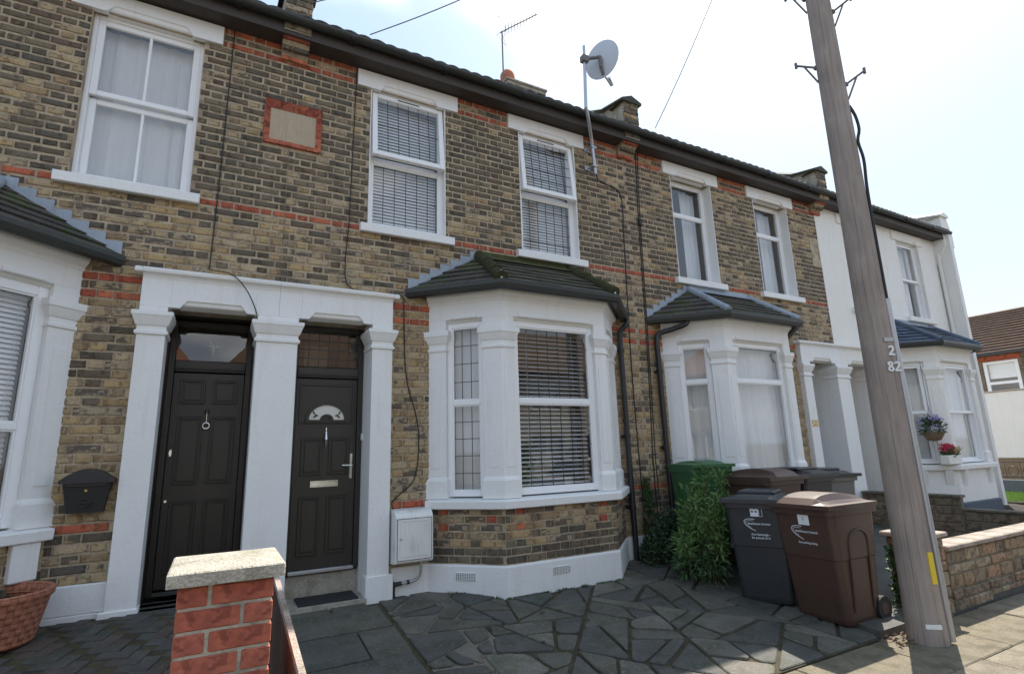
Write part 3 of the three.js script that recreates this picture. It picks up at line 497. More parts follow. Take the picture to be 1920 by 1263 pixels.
  const faces = [[at(ext[0], c, 0.20), at(ext[1], c, -0.20)], [[ext[1][0] + 0.155, 0.57], [ext[2][0] - 0.155, 0.57]], [at(ext[2], c2, 0.20), at(ext[3], c2, -0.20)]];
  faces.forEach(([a, b]) => { const d = frameOf(a, b), f = at(a, [Math.cos(-d.ry), Math.sin(-d.ry)], 0), [P, Q] = seg(f, b); const q = head(B, P, Q, 2.69, 2.735, 0, 0.0, 0, 0.001, paint); B.remove(q); const F = frameOf(P, Q); put(mesh('lintel', mould([[0.001, 0], [F.w - 0.001, 0]], [[-0.12, 2.705], [-0.055, 2.70], [-0.04, 2.712], [-0.02, 2.745], [-0.004, 2.752], [-0.004, 2.775], [-0.12, 2.775]]), paint, B), F, 0); });
  add('fascia', mould(ext, [[-0.13, 2.735], [-0.1, 2.7355], [0.0, 2.736], [0.0, 2.905], [-0.13, 2.905]]), paint, B);
  faces.forEach(([a, b]) => { const d = frameOf(a, b), u = [Math.cos(-d.ry), Math.sin(-d.ry)], e = 0.06; add('label_mould', mould([at(a, u, e), at(b, u, -e)], [[-0.004, 2.737], [0.014, 2.737], [0.018, 2.75], [0.012, 2.775], [-0.004, 2.782]]), paint, B); });
  add('cornice', mould(ext, [[-0.13, 2.905], [0.006, 2.905], [0.012, 2.93], [0.022, 2.945], [0.05, 2.965], [0.06, 2.985], [0.06, 3.02], [-0.13, 3.03]]), paint, B);
  add('bay_ceiling', prism(ext.map(p => [p[0] * 0.94 + BC * 0.06, p[1] * 0.88]), 2.78, 2.80), 'plaster', B);
  add('bay_floor', prism(ext.map(p => [p[0] * 0.95 + BC * 0.05, p[1] * 0.85]), 0.5, 0.82), 'plaster', B);
  // bay roof
  const roof = part('bay_roof', h), ev = [[1.27, 0.0], [2.035, 0.74], [3.515, 0.74], [4.28, 0.0]], ye = 3.06, yt = 3.56, tp = [[2.13, 0.004], [3.42, 0.004]];
  { const t = [], e = ev.map(p => [p[0], ye, p[1]]), u = tp.map(p => [p[0], yt, p[1]]); t.push(...e[0], ...e[1], ...u[0]); quad(t, e[1], e[2], u[1], u[0]); t.push(...e[2], ...e[3], ...u[1]); const lo = ev.map(p => [p[0], ye - 0.04, p[1]]); quad(t, lo[0], lo[1], e[1], e[0]); quad(t, lo[1], lo[2], e[2], e[1]); quad(t, lo[2], lo[3], e[3], e[2]); quad(t, lo[3], lo[2], lo[1], lo[0]); add('roof_deck', fromTris(t), 'gutter', roof); }
  add('bay_gutter', mould(ev, [[-0.05, ye - 0.075], [-0.005, ye - 0.085], [0.03, ye - 0.07], [0.045, ye - 0.03], [0.047, ye + 0.004], [0.0, ye + 0.004], [-0.05, ye - 0.04]]), 'gutter', roof);
  // tiles, each cut to its slope
  const facesR = [[ev[0], ev[1], null, tp[0]], [ev[1], ev[2], tp[1], tp[0]], [ev[2], ev[3], null, tp[1]]];
  for (const [a, b, tb, ta] of facesR) {
    const A = V3(a[0], ye, a[1]), Bv = V3(b[0], ye, b[1]), Tv = V3(ta[0], yt, ta[1]);
    const ux = Bv.clone().sub(A).normalize(), vy = Tv.clone().sub(A); vy.addScaledVector(ux, -vy.dot(ux)); const SL = vy.length(); vy.normalize(); const nn3 = ux.clone().cross(vy).normalize(); if (nn3.y < 0) nn3.negate();
    const loc = p => [p.clone().sub(A).dot(ux), p.clone().sub(A).dot(vy)];
    let poly = [loc(A), loc(Bv), ...(tb ? [loc(V3(tb[0], yt, tb[1]))] : []), loc(Tv)];
    const rows = o.slate ? 7 : 6, dr = SL / rows, tw = o.slate ? 0.25 : 0.30, ts = [];
    for (let r = 0; r < rows; r++) for (let x = -0.2 - (r % 2 ? tw / 2 : 0); x < 2; x += tw) {
      let p = R4(x + 0.003, x + tw - 0.003, r * dr - 0.025, (r + 1) * dr + 0.01);
      for (let k = 0; k < poly.length; k++) { const A2 = poly[k], B2 = poly[(k + 1) % poly.length], dx = B2[0] - A2[0], dy = B2[1] - A2[1], L = Math.hypot(dx, dy); if (k === 0) continue; p = clip(p, dy / L, -dx / L, (dy * A2[0] - dx * A2[1]) / L); if (p.length < 3) break; }
      if (p.length < 3 || Math.abs(area(p)) < 0.002) continue;
      const lift = y => 0.028 - 0.018 * ((y - r * dr) / dr), W = (q, e) => A.clone().addScaledVector(ux, q[0]).addScaledVector(vy, q[1]).addScaledVector(nn3, lift(q[1]) + e).toArray(), t = [], j = rr(-0.003, 0.003), th = o.slate ? 0.008 : 0.016;
      for (let k = 1; k + 1 < p.length; k++) { t.push(...W(p[0], j), ...W(p[k], j), ...W(p[k + 1], j)); t.push(...W(p[0], j - th), ...W(p[k + 1], j - th), ...W(p[k], j - th)); }
      for (let k = 0; k < p.length; k++) { const q = p[(k + 1) % p.length]; quad(t, W(p[k], j - th), W(q, j - th), W(q, j), W(p[k], j)); }
      add('roof_tile', fromTris(t), o.slate ? 'slate' : rnd() < 0.5 ? 'tile' : 'tileB', roof);
    }
  }
  // hips and lead
  for (const [a, b] of [[ev[1], tp[0]], [ev[2], tp[1]]]) {
    const n = o.mossy ? 9 : 2, g = []; for (let i = 0; i < n; i++) { const f0 = i / n, f1 = (i + 1) / n + 0.01, p = f => [a[0] + (b[0] - a[0]) * f, ye + 0.03 + (yt - ye) * f + (o.mossy ? rr(-0.008, 0.012) : 0), a[1] + (b[1] - a[1]) * f]; g.push(rod(p(f0), p(Math.min(1, f1)), o.mossy ? 0.075 : 0.05, 10, o.mossy ? 0.07 : 0.05)); }
    add('hip_capping', merge(g), o.mossy ? 'moss' : o.slate ? 'slate' : 'lead', roof);
    if (o.mossy) { const e = [a[0], ye + 0.0, a[1]]; add('hip_iron', merge([box(a[0] - 0.012, a[0] + 0.012, ye - 0.03, ye + 0.11, a[1] - 0.012, a[1] + 0.006), box(a[0] - 0.012, a[0] + 0.012, ye + 0.1, ye + 0.115, a[1] - 0.14, a[1])]), 'steel', roof); }
  }
  { // stepped lead flashing on the wall above both sloping sides, and an apron along the top
    for (const s of [-1, 1]) { const xA = s < 0 ? ev[0][0] : ev[3][0], xB = s < 0 ? tp[0][0] : tp[1][0], n = 7, pts = [[xA - 0.03 * -s, ye + 0.02]]; const st = []; for (let i = 0; i <= n; i++) { const f = i / n; st.push([xA + (xB - xA) * f, ye + 0.10 + (yt - ye) * f]); } const poly = [[xA, ye + 0.01], ...st.flatMap((p, i) => i < n ? [[p[0], st[i + 1][1] - 0.03], [st[i + 1][0], st[i + 1][1] - 0.03]] : []), [xB, yt + 0.02]]; add('flashing', extr(s < 0 ? poly.reverse() : poly, 0.011, 0.018), 'lead', roof); }
    const t = []; quad(t, [tp[0][0], yt - 0.03, 0.13], [tp[1][0], yt - 0.03, 0.13], [tp[1][0], yt + 0.045, 0.014], [tp[0][0], yt + 0.045, 0.014]); quad(t, [tp[0][0], yt + 0.045, 0.014], [tp[1][0], yt + 0.045, 0.014], [tp[1][0], yt + 0.09, 0.012], [tp[0][0], yt + 0.09, 0.012]); const g = fromTris(t); add('flashing', g, o.mossy ? 'moss' : 'lead', roof);
  }
  // brickwork
  if (!o.render) {
    const items = [], fx = (a, b, y) => { const cxm = (a + b) / 2; return cxm; };
    for (let k = -46; k <= 25; k++) {
      const y = 3.70 + k * CO; if (y < 0.29) continue;
      const hl = [];
      for (const [a, b] of win) { if (y > 3.64 && y < 5.40) hl.push([a - 0.003, b + 0.003]); if (y > 3.64 && y < 3.755) hl.push([a - 0.085, b + 0.09]); if (y > 5.36) hl.push([a - 0.16, b + 0.16]); }
      if (y < 2.97) hl.push([-1, 1.094]); if (y < 3.06) hl.push([1.515, 4.035]);
      if (y > 4.425 && y < 4.945) hl.push(m > 0 ? [-1, 0.305] : [-1, 0.245]);
      for (const [a, b, hd] of cutOut(course(k, 0, HW), hl.concat([[-5, 0.001], [HW - 0.001, 99]]))) {
        const red = RED.has(k), x = (a + b) / 2, kind = red ? 'red' : tone(y, x0 + m * x);
        items.push({ x: X(x), y, z: 0, ry: 0, w: b - a - (y > 3.05 ? rr(0.004, 0.012) : rr(0, 0.004)), hd: (b - a) < 0.13, kind, col: Math.floor(rnd() * PAL[kind].length), h: y > 3.05 ? rr(0.049, 0.056) : rr(0.057, 0.063) });
      }
    }
    layBricks(items, h, [x0, 0, 0], 300);
    if (!o.lowWhite) {
      const it = []; const fs = [[ext[0], ext[1]], [ext[1], ext[2]], [ext[2], ext[3]]];
      fs.forEach(([a0, b0], f) => { const [a, b] = seg(a0, b0), F = frameOf(a, b), u = [Math.cos(-F.ry), Math.sin(-F.ry)];
        for (let k = 0; k < 7; k++) { const y = 0.312 + k * CO; for (const [s0, s1, hd] of cutOut(course(k, 0, F.w), [[-5, 0.004], [F.w - 0.004, 99]])) { const s = (s0 + s1) / 2; let redZ = false; for (const d of f === 1 ? [0.22, 1.16] : [0.2, 0.62]) if (k > 3 && Math.abs(s - d) < 0.06 && (s1 - s0) < 0.13) redZ = true; const kind = redZ ? 'red' : k < 2 || rnd() < 0.4 ? 'dark' : 'tan'; it.push({ x: a[0] + u[0] * s, y, z: a[1] + u[1] * s, ry: F.ry, w: s1 - s0, hd: (s1 - s0) < 0.13, kind, col: Math.floor(rnd() * PAL[kind].length) }); } } });
      layBricks(it, B, [x0, 0, 0], 150);
    }
  }
  o.extra && o.extra(h, add, B, X, seg, D);
  return h;
}

// door leaves -------------------------------------------------------------------------------------------------------
function leafPanels(list, z) { return list.flatMap(([x0, x1, y0, y1]) => [ringGeo(x0, x1, y0, y1, 0.022, z, z + 0.012, 0.005), box(x0 + 0.035, x1 - 0.035, y0 + 0.035, y1 - 0.035, z, z + 0.009, 0.006)]); }
function knob(add, D, x, y, z, r) { const g = new THREE.SphereGeometry(r, 14, 10).toNonIndexed(); g.translate(x, y, z); return g; }
const doorFrame = (z, y0, yt) => merge([box(0.178, 0.232, y0, 2.655, z - 0.05, z + 0.035, 0.006), box(0.83, 0.884, y0, 2.655, z - 0.05, z + 0.035, 0.006), box(0.232, 0.83, 2.60, 2.655, z - 0.05, z + 0.033, 0.006), box(0.232, 0.83, yt, yt + 0.11, z - 0.05, z + 0.045, 0.008), box(0.232, 0.83, yt + 0.02, yt + 0.04, z + 0.045, z + 0.06, 0.005)]);
function doorB(add, D, z) {
  add('door_frame', doorFrame(z, 0.27, 2.12), 'door', D);
  const L = part('door', D), x0 = 0.234, x1 = 0.828;
  add('door_leaf', merge([box(x0, x1, 0.30, 2.115, z - 0.04, z + 0.01, 0.004), ringGeo(x0 + 0.03, x1 - 0.03, 1.66, 2.06, 0.022, z + 0.01, z + 0.02, 0.005), ...leafPanels([[0.30, 0.50, 1.16, 1.52], [0.56, 0.76, 1.16, 1.52], [0.30, 0.50, 0.42, 0.96], [0.56, 0.76, 0.42, 0.96]], z + 0.01)]), 'door', L);
  const arc = (r0, r1, n = 16) => { const p = []; for (let i = 0; i <= n; i++) { const t = Math.PI * i / n; p.push([0.531 + r1 * Math.cos(t), 1.70 + r1 * 0.86 * Math.sin(t)]); } for (let i = n; i >= 0; i--) { const t = Math.PI * i / n; p.push([0.531 + r0 * Math.cos(t), 1.70 + r0 * 0.86 * Math.sin(t)]); } return p; };
  add('fanlight', extr(arc(0.062, 0.175), z + 0.011, z + 0.016), 'frosted', L);
  add('fanlight_frame', merge([extr(arc(0.172, 0.205), z + 0.01, z + 0.03), extr(arc(0.04, 0.066), z + 0.01, z + 0.03), box(0.32, 0.742, 1.672, 1.70, z + 0.01, z + 0.03, 0.004)]), 'door', L);
  const lf = []; for (const s of [-1, 1]) for (const [dx, dy, a] of [[0.10, 0.045, 0.3], [0.125, 0.07, 1.0], [0.115, 0.03, -0.5]]) { const p = []; for (let i = 0; i < 8; i++) { const t = i / 8 * 6.283, rx = 0.02 * Math.cos(t), ry = 0.009 * Math.sin(t); p.push([0.531 + s * (dx + rx * Math.cos(a) - ry * Math.sin(a)), 1.70 + dy + rx * Math.sin(a) + ry * Math.cos(a)]); } lf.push(extr(s > 0 ? p : p.reverse(), z + 0.016, z + 0.019)); }
  add('leaf_motif', merge(lf), 'leafMotif', L);
  add('letterbox', merge([ringGeo(0.40, 0.665, 1.045, 1.11, 0.018, z + 0.01, z + 0.022, 0.004), box(0.42, 0.645, 1.063, 1.092, z + 0.01, z + 0.014)]), 'chrome', L);
  add('knocker', merge([rod([0.531, 1.62, z + 0.022], [0.531, 1.57, z + 0.03], 0.008), rod([0.531, 1.575, z + 0.032], [0.531, 1.50, z + 0.045], 0.011, 10, 0.02), rod([0.531, 1.50, z + 0.045], [0.531, 1.435, z + 0.03], 0.016, 10, 0.005), knob(add, D, 0.531, 1.575, z + 0.03, 0.016)]), 'chrome', L);
  add('door_handle', merge([box(0.772, 0.80, 1.115, 1.365, z + 0.01, z + 0.022, 0.006), rod([0.786, 1.245, z + 0.02], [0.786, 1.245, z + 0.06], 0.009), rod([0.79, 1.245, z + 0.06], [0.69, 1.248, z + 0.06], 0.010)]), 'chrome', L);
  add('threshold', box(0.232, 0.83, 0.265, 0.298, z - 0.05, z + 0.06, 0.006), 'steel', D);
  const g = new THREE.PlaneGeometry(0.6, 0.38); g.translate(0.531, 2.415, z - 0.005); add('transom_light', g.toNonIndexed(), 'glass', D);
  add('transom_leading', cameGeo(0.232, 0.83, 2.23, 2.60, 6, 4, z), 'leadCame', D);
  const bell = box(0.868, 0.882, 1.49, 1.56, z + 0.05, z + 0.09, 0.004); add('bell_push', bell, 'tag', D);
  add('downlight', box(0.40, 0.66, 2.2, 2.62, z - 0.9, z - 0.88), 'plaster', D);
}
function doorA(add, D, z) {
  add('door_frame', doorFrame(z, 0.2, 2.16), 'door', D);
  const L = part('door', D);
  add('door_leaf', merge([box(0.234, 0.828, 0.24, 2.155, z - 0.04, z + 0.01, 0.004), ...leafPanels([[0.29, 0.50, 1.86, 2.09], [0.56, 0.77, 1.86, 2.09], [0.29, 0.50, 1.12, 1.74], [0.56, 0.77, 1.12, 1.74], [0.29, 0.50, 0.36, 0.98], [0.56, 0.77, 0.36, 0.98]], z + 0.01)]), 'door', L);
  const ring = new THREE.TorusGeometry(0.028, 0.009, 8, 18).toNonIndexed(); ring.translate(0.531, 1.655, z + 0.035);
  add('knocker', merge([knob(add, D, 0.531, 1.79, z + 0.02, 0.026), rod([0.531, 1.765, z + 0.03], [0.531, 1.68, z + 0.035], 0.008), ring]), 'chrome', L);
  add('spyhole', merge([rod([0.531, 1.79, z + 0.02], [0.531, 1.79, z + 0.05], 0.012)]), 'iron', L);
  add('door_lock', merge([box(0.782, 0.812, 1.375, 1.445, z + 0.01, z + 0.03, 0.01), rod([0.797, 1.41, z + 0.02], [0.797, 1.41, z + 0.045], 0.012)]), 'chrome', L);
  add('keyhole', rod([0.80, 0.985, z + 0.005], [0.80, 0.985, z + 0.02], 0.012), 'chrome', L);
  const g = new THREE.PlaneGeometry(0.6, 0.34); g.translate(0.531, 2.43, z - 0.005); add('transom_light', g.toNonIndexed(), 'glass', D);
  add('lamp_shade', (() => { const l = []; for (let i = 0; i < 6; i++) { const a = i / 6 * 6.283; l.push(rod([0.53, 2.48, z - 0.35], [0.53 + 0.09 * Math.cos(a), 2.50 + 0.05 * Math.sin(a * 2), z - 0.35 + 0.09 * Math.sin(a)], 0.016, 5, 0.003)); } l.push(rod([0.53, 2.48, z - 0.35], [0.53, 2.37, z - 0.35], 0.02, 6, 0.002)); return merge(l); })(), 'frosted', D);
}
function doorPlain(add, D, z) { add('door_frame', doorFrame(z, 0.05, 2.1), 'upvc', D); const L = part('door', D); add('door_leaf', merge([box(0.234, 0.828, 0.07, 2.095, z - 0.04, z + 0.01, 0.004), ...leafPanels([[0.30, 0.50, 1.2, 1.95], [0.56, 0.76, 1.2, 1.95], [0.30, 0.50, 0.3, 0.95], [0.56, 0.76, 0.3, 0.95]], z + 0.01)]), 'upvc', L); add('door_handle', box(0.77, 0.79, 1.0, 1.15, z + 0.01, z + 0.04, 0.006), 'chrome', L); const g = new THREE.PlaneGeometry(0.6, 0.38); g.translate(0.531, 2.40, z - 0.005); add('transom_light', g.toNonIndexed(), 'glass', D); }

// the end of a party wall that stands on a corbel and rises above the roof
function parapet(h, x, top, render, corbel = true) {
  const P = part('party_wall', h), m = render ? 'whiteWall' : 'mortar', y0 = 5.63;
  const zs = [0.235, -0.2, -1.4, -3.6], ys = [0, 0.1, 0.72, 2.1].map(d => top + d);
  const t = [], w = 0.13, wall = (dx, e) => { const a = []; for (let i = 0; i < zs.length; i++) a.push([zs[i], ys[i] + e]); return a; };
  for (let i = 0; i + 1 < zs.length; i++) { quad(t, [x - w, y0, zs[i]], [x - w, ys[i], zs[i]], [x - w, ys[i + 1], zs[i + 1]], [x - w, y0, zs[i + 1]]); quad(t, [x + w, y0, zs[i]], [x + w, y0, zs[i + 1]], [x + w, ys[i + 1], zs[i + 1]], [x + w, ys[i], zs[i]]); quad(t, [x - w, ys[i], zs[i]], [x + w, ys[i], zs[i]], [x + w, ys[i + 1], zs[i + 1]], [x - w, ys[i + 1], zs[i + 1]]); }
  quad(t, [x - w, y0, zs[0]], [x + w, y0, zs[0]], [x + w, ys[0], zs[0]], [x - w, ys[0], zs[0]]);
  mesh('upstand', fromTris(t), render ? 'whiteWall' : 'cap', P);
  const c = []; for (let i = 0; i + 1 < zs.length; i++) { const A = (X, I, e) => [X, ys[I] + e, zs[I] + (I ? 0 : 0.04)]; for (const [xa, xb, ea, eb] of [[x - w - 0.05, x, 0.0, 0.075], [x, x + w + 0.05, 0.075, 0.0]]) { quad(c, A(xa, i, ea), A(xb, i, eb), A(xb, i + 1, eb), A(xa, i + 1, ea)); } quad(c, A(x - w - 0.05, i, -0.035), A(x - w - 0.05, i, 0), A(x - w - 0.05, i + 1, 0), A(x - w - 0.05, i + 1, -0.035)); quad(c, A(x + w + 0.05, i, 0), A(x + w + 0.05, i, -0.035), A(x + w + 0.05, i + 1, -0.035), A(x + w + 0.05, i + 1, 0)); }
  { const z = zs[0] + 0.04, y = ys[0]; quad(c, [x - w - 0.05, y - 0.035, z], [x + w + 0.05, y - 0.035, z], [x + w + 0.05, y, z], [x - w - 0.05, y, z]); c.push(x - w - 0.05, y, z, x + w + 0.05, y, z, x, y + 0.075, z); quad(c, [x - w - 0.05, y - 0.035, z], [x - w - 0.05, y - 0.035, z - 0.3], [x + w + 0.05, y - 0.035, z - 0.3], [x + w + 0.05, y - 0.035, z]); }
  mesh('coping_stone', fromTris(c), render ? 'whiteWall' : 'tileB', P);
  if (render) { mesh('corbel', merge([loft([{ y: 5.05, p: chRect(x - 0.12, x + 0.13, -0.3, 0.02, 0.01) }, { y: 5.45, p: chRect(x - 0.12, x + 0.30, -0.3, 0.235, 0.01) }, { y: 5.75, p: chRect(x - 0.12, x + 0.30, -0.3, 0.236, 0.01) }, { y: top, p: chRect(x - 0.12, x + 0.14, -0.3, 0.237, 0.01) }])]), 'whiteWall', P); return; }
  // brick end and stepped corbel courses
  mesh('corbel_core', loft([{ y: 5.42, p: chRect(x - w, x + w, -0.02, 0.02, 0.003) }, { y: 5.50, p: chRect(x - w, x + w, -0.02, 0.07, 0.003) }, { y: 5.56, p: chRect(x - w, x + w, -0.02, 0.14, 0.003) }, { y: 5.64, p: chRect(x - w, x + w, -0.02, 0.232, 0.003) }]), 'mortar', P);
  const it = []; let k = 0;
  for (let y = 5.43; y < top - 0.03; y += CO, k++) { const z = Math.min(0.24, 0.04 + k * 0.07); const kk = k === 0 || k === 2 ? 'red' : k < 3 ? 'dark' : rnd() < 0.5 ? 'tan' : 'dark'; for (const [a, b] of k % 2 ? [[-0.13, -0.03], [-0.02, 0.13]] : [[-0.13, 0.085], [0.095, 0.13]]) it.push({ x: x + (a + b) / 2, y: y + 0.02, z, ry: 0, w: b - a, hd: b - a < 0.13, kind: kk, col: Math.floor(rnd() * PAL[kk].length), h: 0.062 }); }
  layBricks(it, P, [h.position.x, 0, 0], 60);
}

// ---------------------------------------------------------------- the four houses
const came5 = [6, 0.155];
const houseA = house(0, -1, {
  label: 'yellow brick terraced house with sash window, black letterbox and six-panel dark door', porch: -0.5, step: [0.19, 0.22, 'stoneC'], liner: false, middle: false, lowWhite: false, porchPaint: 'door',
  upper: i => ({ kind: 'sash', bar: true, net: 7, drop: 0.03 }), bay: i => ({ kind: 'fixed2', transom: 0.40, blind: 'one', tilt: 0.9, frame: 0.075 }), door: doorA,
  extra(h, add, B, X, seg) { add('plinth', box(1.0905, 1.50, 0.236, 0.445, -0.02, 0.045, 0.006), 'white', h); add('plinth', box(1.131, 1.50, -0.1, 0.235, -0.02, 0.045, 0.006), 'white', h); // white consoles under the bay sill
    for (const p of [[1.62, 0.10], [1.98, 0.45]]) { const t = box(-0.09, 0.09, 0.52, 0.79, -0.02, 0.06, 0.01); t.rotateY(-0.77 * 1); t.translate(p[0], 0, p[1]); add('console', t, 'white', B); }
  }
});
const houseB = house(0, 1, {
  label: 'yellow brick terraced house with leaded windows, arched-light dark door and mossy bay roof', porch: -0.30, step: [0.055, 0.25, 'cap'], middle: true, mossy: true, porchPaint: 'white',
  upper: i => i === 0 ? { kind: 'casement', transom: 0.485, open: 0.10, blind: 'each', tilt: 0.95, vent: true, frame: 0.055, came: [6, 9] } : { kind: 'casement', transom: 0.485, open: 0.10, came: came5, vent: true, frame: 0.055, blind: 'each', tilt: 0.95 },
  bay: i => i === 1 ? { kind: 'fixed2', transom: 0.525, came: [7, 0.2], blind: 'one', frame: 0.06 } : { kind: 'fixed2', transom: 0.525, came: [3, 0.19], net: 5, frame: 0.055 }, door: doorB,
  extra(h, add, B) {
    parapet(h, 0.0, 6.25, false); parapet(h, HW, 6.22, false);
    // blank plaque in a splayed red brick frame
    const pl = part('plaque', h), zx = 0.03, o0 = [-0.245, 0.305, 4.44, 4.93], i0 = [-0.19, 0.25, 4.50, 4.845];
    mesh('plaque_stone', box(i0[0], i0[1], i0[2], i0[3], -0.02, 0.004), 'plaque', pl);
    const side = (a, b, n) => { for (let i = 0; i < n; i++) { const f0 = i / n + 0.006, f1 = (i + 1) / n - 0.006, L = (p, q, f) => [p[0] + (q[0] - p[0]) * f, p[1] + (q[1] - p[1]) * f]; const A = L(a[0], b[0], f0), B2 = L(a[0], b[0], f1), C = L(a[1], b[1], f1), E = L(a[1], b[1], f0), t = []; const O = p => [...p, 0.035], I = p => [...p, 0.006]; quad(t, O(A), O(B2), I(C), I(E)); quad(t, [...A, -0.02], [...B2, -0.02], O(B2), O(A)); mesh('plaque_brick', fromTris(t), pick(BM.red), pl); } };
    const c = (r, k) => [[r[0], r[2]], [r[1], r[2]], [r[1], r[3]], [r[0], r[3]]][k];
    for (let k = 0; k < 4; k++) side([c(o0, k), c(i0, k)], [c(o0, (k + 1) % 4), c(i0, (k + 1) % 4)], k % 2 ? 3 : 4);
    // painted plinth between doorway and bay; air bricks
    mesh('plinth', box(1.131, 1.50, -0.1, 0.272, -0.02, 0.02, 0.005), 'white', h); mesh('plinth', box(4.05, 4.40, -0.1, 0.272, -0.02, 0.018, 0.005), 'white', h);
    for (const [P, ry] of [[[2.70, 0.592], 0], [[1.785, 0.302], -0.7725]]) { const v = mesh('air_brick', merge([box(-0.105, 0.105, 0.125, 0.20, -0.01, 0.004, 0.002)]), 'white', B); v.position.set(P[0], 0, P[1]); v.rotation.y = ry; const hs = []; for (let i = 0; i < 11; i++) for (let j = 0; j < 5; j++) hs.push(box(-0.096 + i * 0.0185, -0.087 + i * 0.0185, 0.131 + j * 0.0135, 0.1395 + j * 0.0135, 0.0041, 0.0048)); const w = mesh('air_brick_holes', merge(hs), 'iron', B); w.position.copy(v.position); w.rotation.y = ry; }
    // downpipe from the bay gutter
    const d = part('downpipe', h); mesh('pipe', merge([tube([[4.24, 3.0, 0.06], [4.20, 2.93, 0.12], [4.12, 2.82, 0.07], [4.115, 2.7, 0.06]], 0.034, 10), rod([4.115, 2.72, 0.06], [4.13, -0.05, 0.06], 0.034, 12)]), 'blackPipe', d); for (const y of [2.55, 1.45, 0.6]) mesh('pipe_collar', merge([rod([4.121, y, 0.06], [4.121, y + 0.05, 0.06], 0.043, 12), box(4.06, 4.18, y + 0.01, y + 0.04, 0.008, 0.03)]), 'blackPipe', d);
  }
});
const houseC = house(8.94, -1, {
  label: 'yellow brick terraced house with number 58 on its white porch column', porch: -1.15, step: [0.04, 0.06, 'stoneC'], middle: true, recess: 0.17, porchPaint: 'white',
  upper: i => ({ kind: 'fixed2', transom: 0.66, frame: 0.06, curtain: [[0.0, 0.22], [0.62, 1.0]] }), bay: i => ({ kind: i === 1 ? 'fixed2' : 'fixed2', transom: 0.71, frame: i === 1 ? 0.045 : 0.06, net: 6, curtain: i === 1 ? [[0.55, 1.0]] : null }), door: doorPlain,
  extra(h, add, B, X) {
    parapet(h, 0.0, 6.2, false);
    const tg = new TextGeometry('58', { font, size: 0.105, depth: 0.008, curveSegments: 4 }); tg.computeBoundingBox(); tg.translate(-(tg.boundingBox.max.x) / 2, 0, 0); const t = mesh('house_number', finish(tg), 'brass', h); t.position.set(X(0.985), 1.58, 0.0805);
    const d = part('downpipe', h); mesh('pipe', merge([tube([[-3.86, 3.02, 0.34], [-3.90, 2.95, 0.34], [-4.0, 2.90, 0.2], [-4.15, 2.84, 0.07], [-4.185, 2.74, 0.06], [-4.185, 2.6, 0.06]], 0.036, 10, 40), rod([-4.185, 2.63, 0.06], [-4.16, 0.0, 0.06], 0.036, 12)]), 'blackPipe', d); for (const y of [2.3, 1.3, 0.45]) mesh('pipe_collar', merge([rod([-4.178, y, 0.06], [-4.178, y + 0.05, 0.06], 0.046, 12), box(-4.24, -4.11, y + 0.01, y + 0.04, 0.008, 0.03)]), 'blackPipe', d);
  }
});
const houseD = house(8.94, 1, {
  label: 'white rendered end terrace house with blue slate bay roof', porch: -1.15, step: [0.04, 0.06, 'stoneC'], middle: false, render: true, slate: true,
  upper: i => ({ kind: 'sash', curtain: [[0, 0.25], [0.7, 1]] }), bay: i => ({ kind: 'sash', net: 5 }), door: doorPlain,
  extra(h, add, B) {
    parapet(h, HW - 0.05, 6.15, true);
    for (const [x, z, ry] of [[1.72, 0.20, -0.7725], [2.0, 0.47, -0.7725], [2.3, 0.57, 0], [3.25, 0.57, 0]]) { const t = []; const w = 0.06, y0 = 0.5, y1 = 0.788; quad(t, [-w, y0, 0], [w, y0, 0], [w, y1, 0.07], [-w, y1, 0.07]); t.push(-w, y0, 0, -w, y1, 0.07, -w, y1, -0.0, w, y0, 0, w, y1, 0, w, y1, 0.07); const k = mesh('console', fromTris(t), 'whiteWall', B); k.position.set(x, 0, z); k.rotation.y = ry; }
    mesh('gable_wall', extr([[0.3, 0], [-6.5, 0], [-6.5, 5.7], [-3.6, 8.2], [0.3, 5.7]].map(([a, b]) => [a, b]), 0, 0.12).rotateY(-Math.PI / 2).translate(HW + 0.0, 0, 0).applyMatrix4(new THREE.Matrix4()), 'whiteWall', h);
    const d = part('downpipe', h); mesh('pipe', rod([HW - 0.16, 5.3, 0.06], [HW - 0.16, 0.2, 0.06], 0.034, 10), 'whiteWall', d);
  }
});

// ---------------------------------------------------------------- things on and in front of the houses
{ const t = thing('letterbox', 'black arched metal letterbox hung on the brick wall beside a white column', 'letterbox', [-1.285, 0.97, 0.01]);
  mesh('letterbox_body', loft([{ y: 0, p: chRect(-0.115, 0.115, 0, 0.075, 0.006) }, { y: 0.22, p: chRect(-0.15, 0.15, 0, 0.11, 0.006) }]), 'iron', t);
  const a = []; for (let i = 0; i <= 10; i++) { const f = i / 10; a.push([-0.172 + 0.344 * f, 0.245 + 0.085 * Math.sin(Math.PI * f)]); } mesh('letterbox_lid', extr([[-0.172, 0.222], [0.172, 0.222], ...a.slice().reverse()], 0, 0.14), 'iron', t);
  mesh('flap', box(-0.13, 0.13, 0.195, 0.24, 0.10, 0.118, 0.004), 'iron', t); mesh('lock', rod([0, 0.165, 0.09], [0, 0.165, 0.112], 0.009), 'brass', t);
  const r = new THREE.TorusGeometry(0.03, 0.005, 6, 16).toNonIndexed(); r.translate(-0.005, 0.075, 0.094); mesh('emblem', merge([r, rod([-0.05, 0.075, 0.092], [0.04, 0.075, 0.092], 0.005)]), 'gutter', t); }
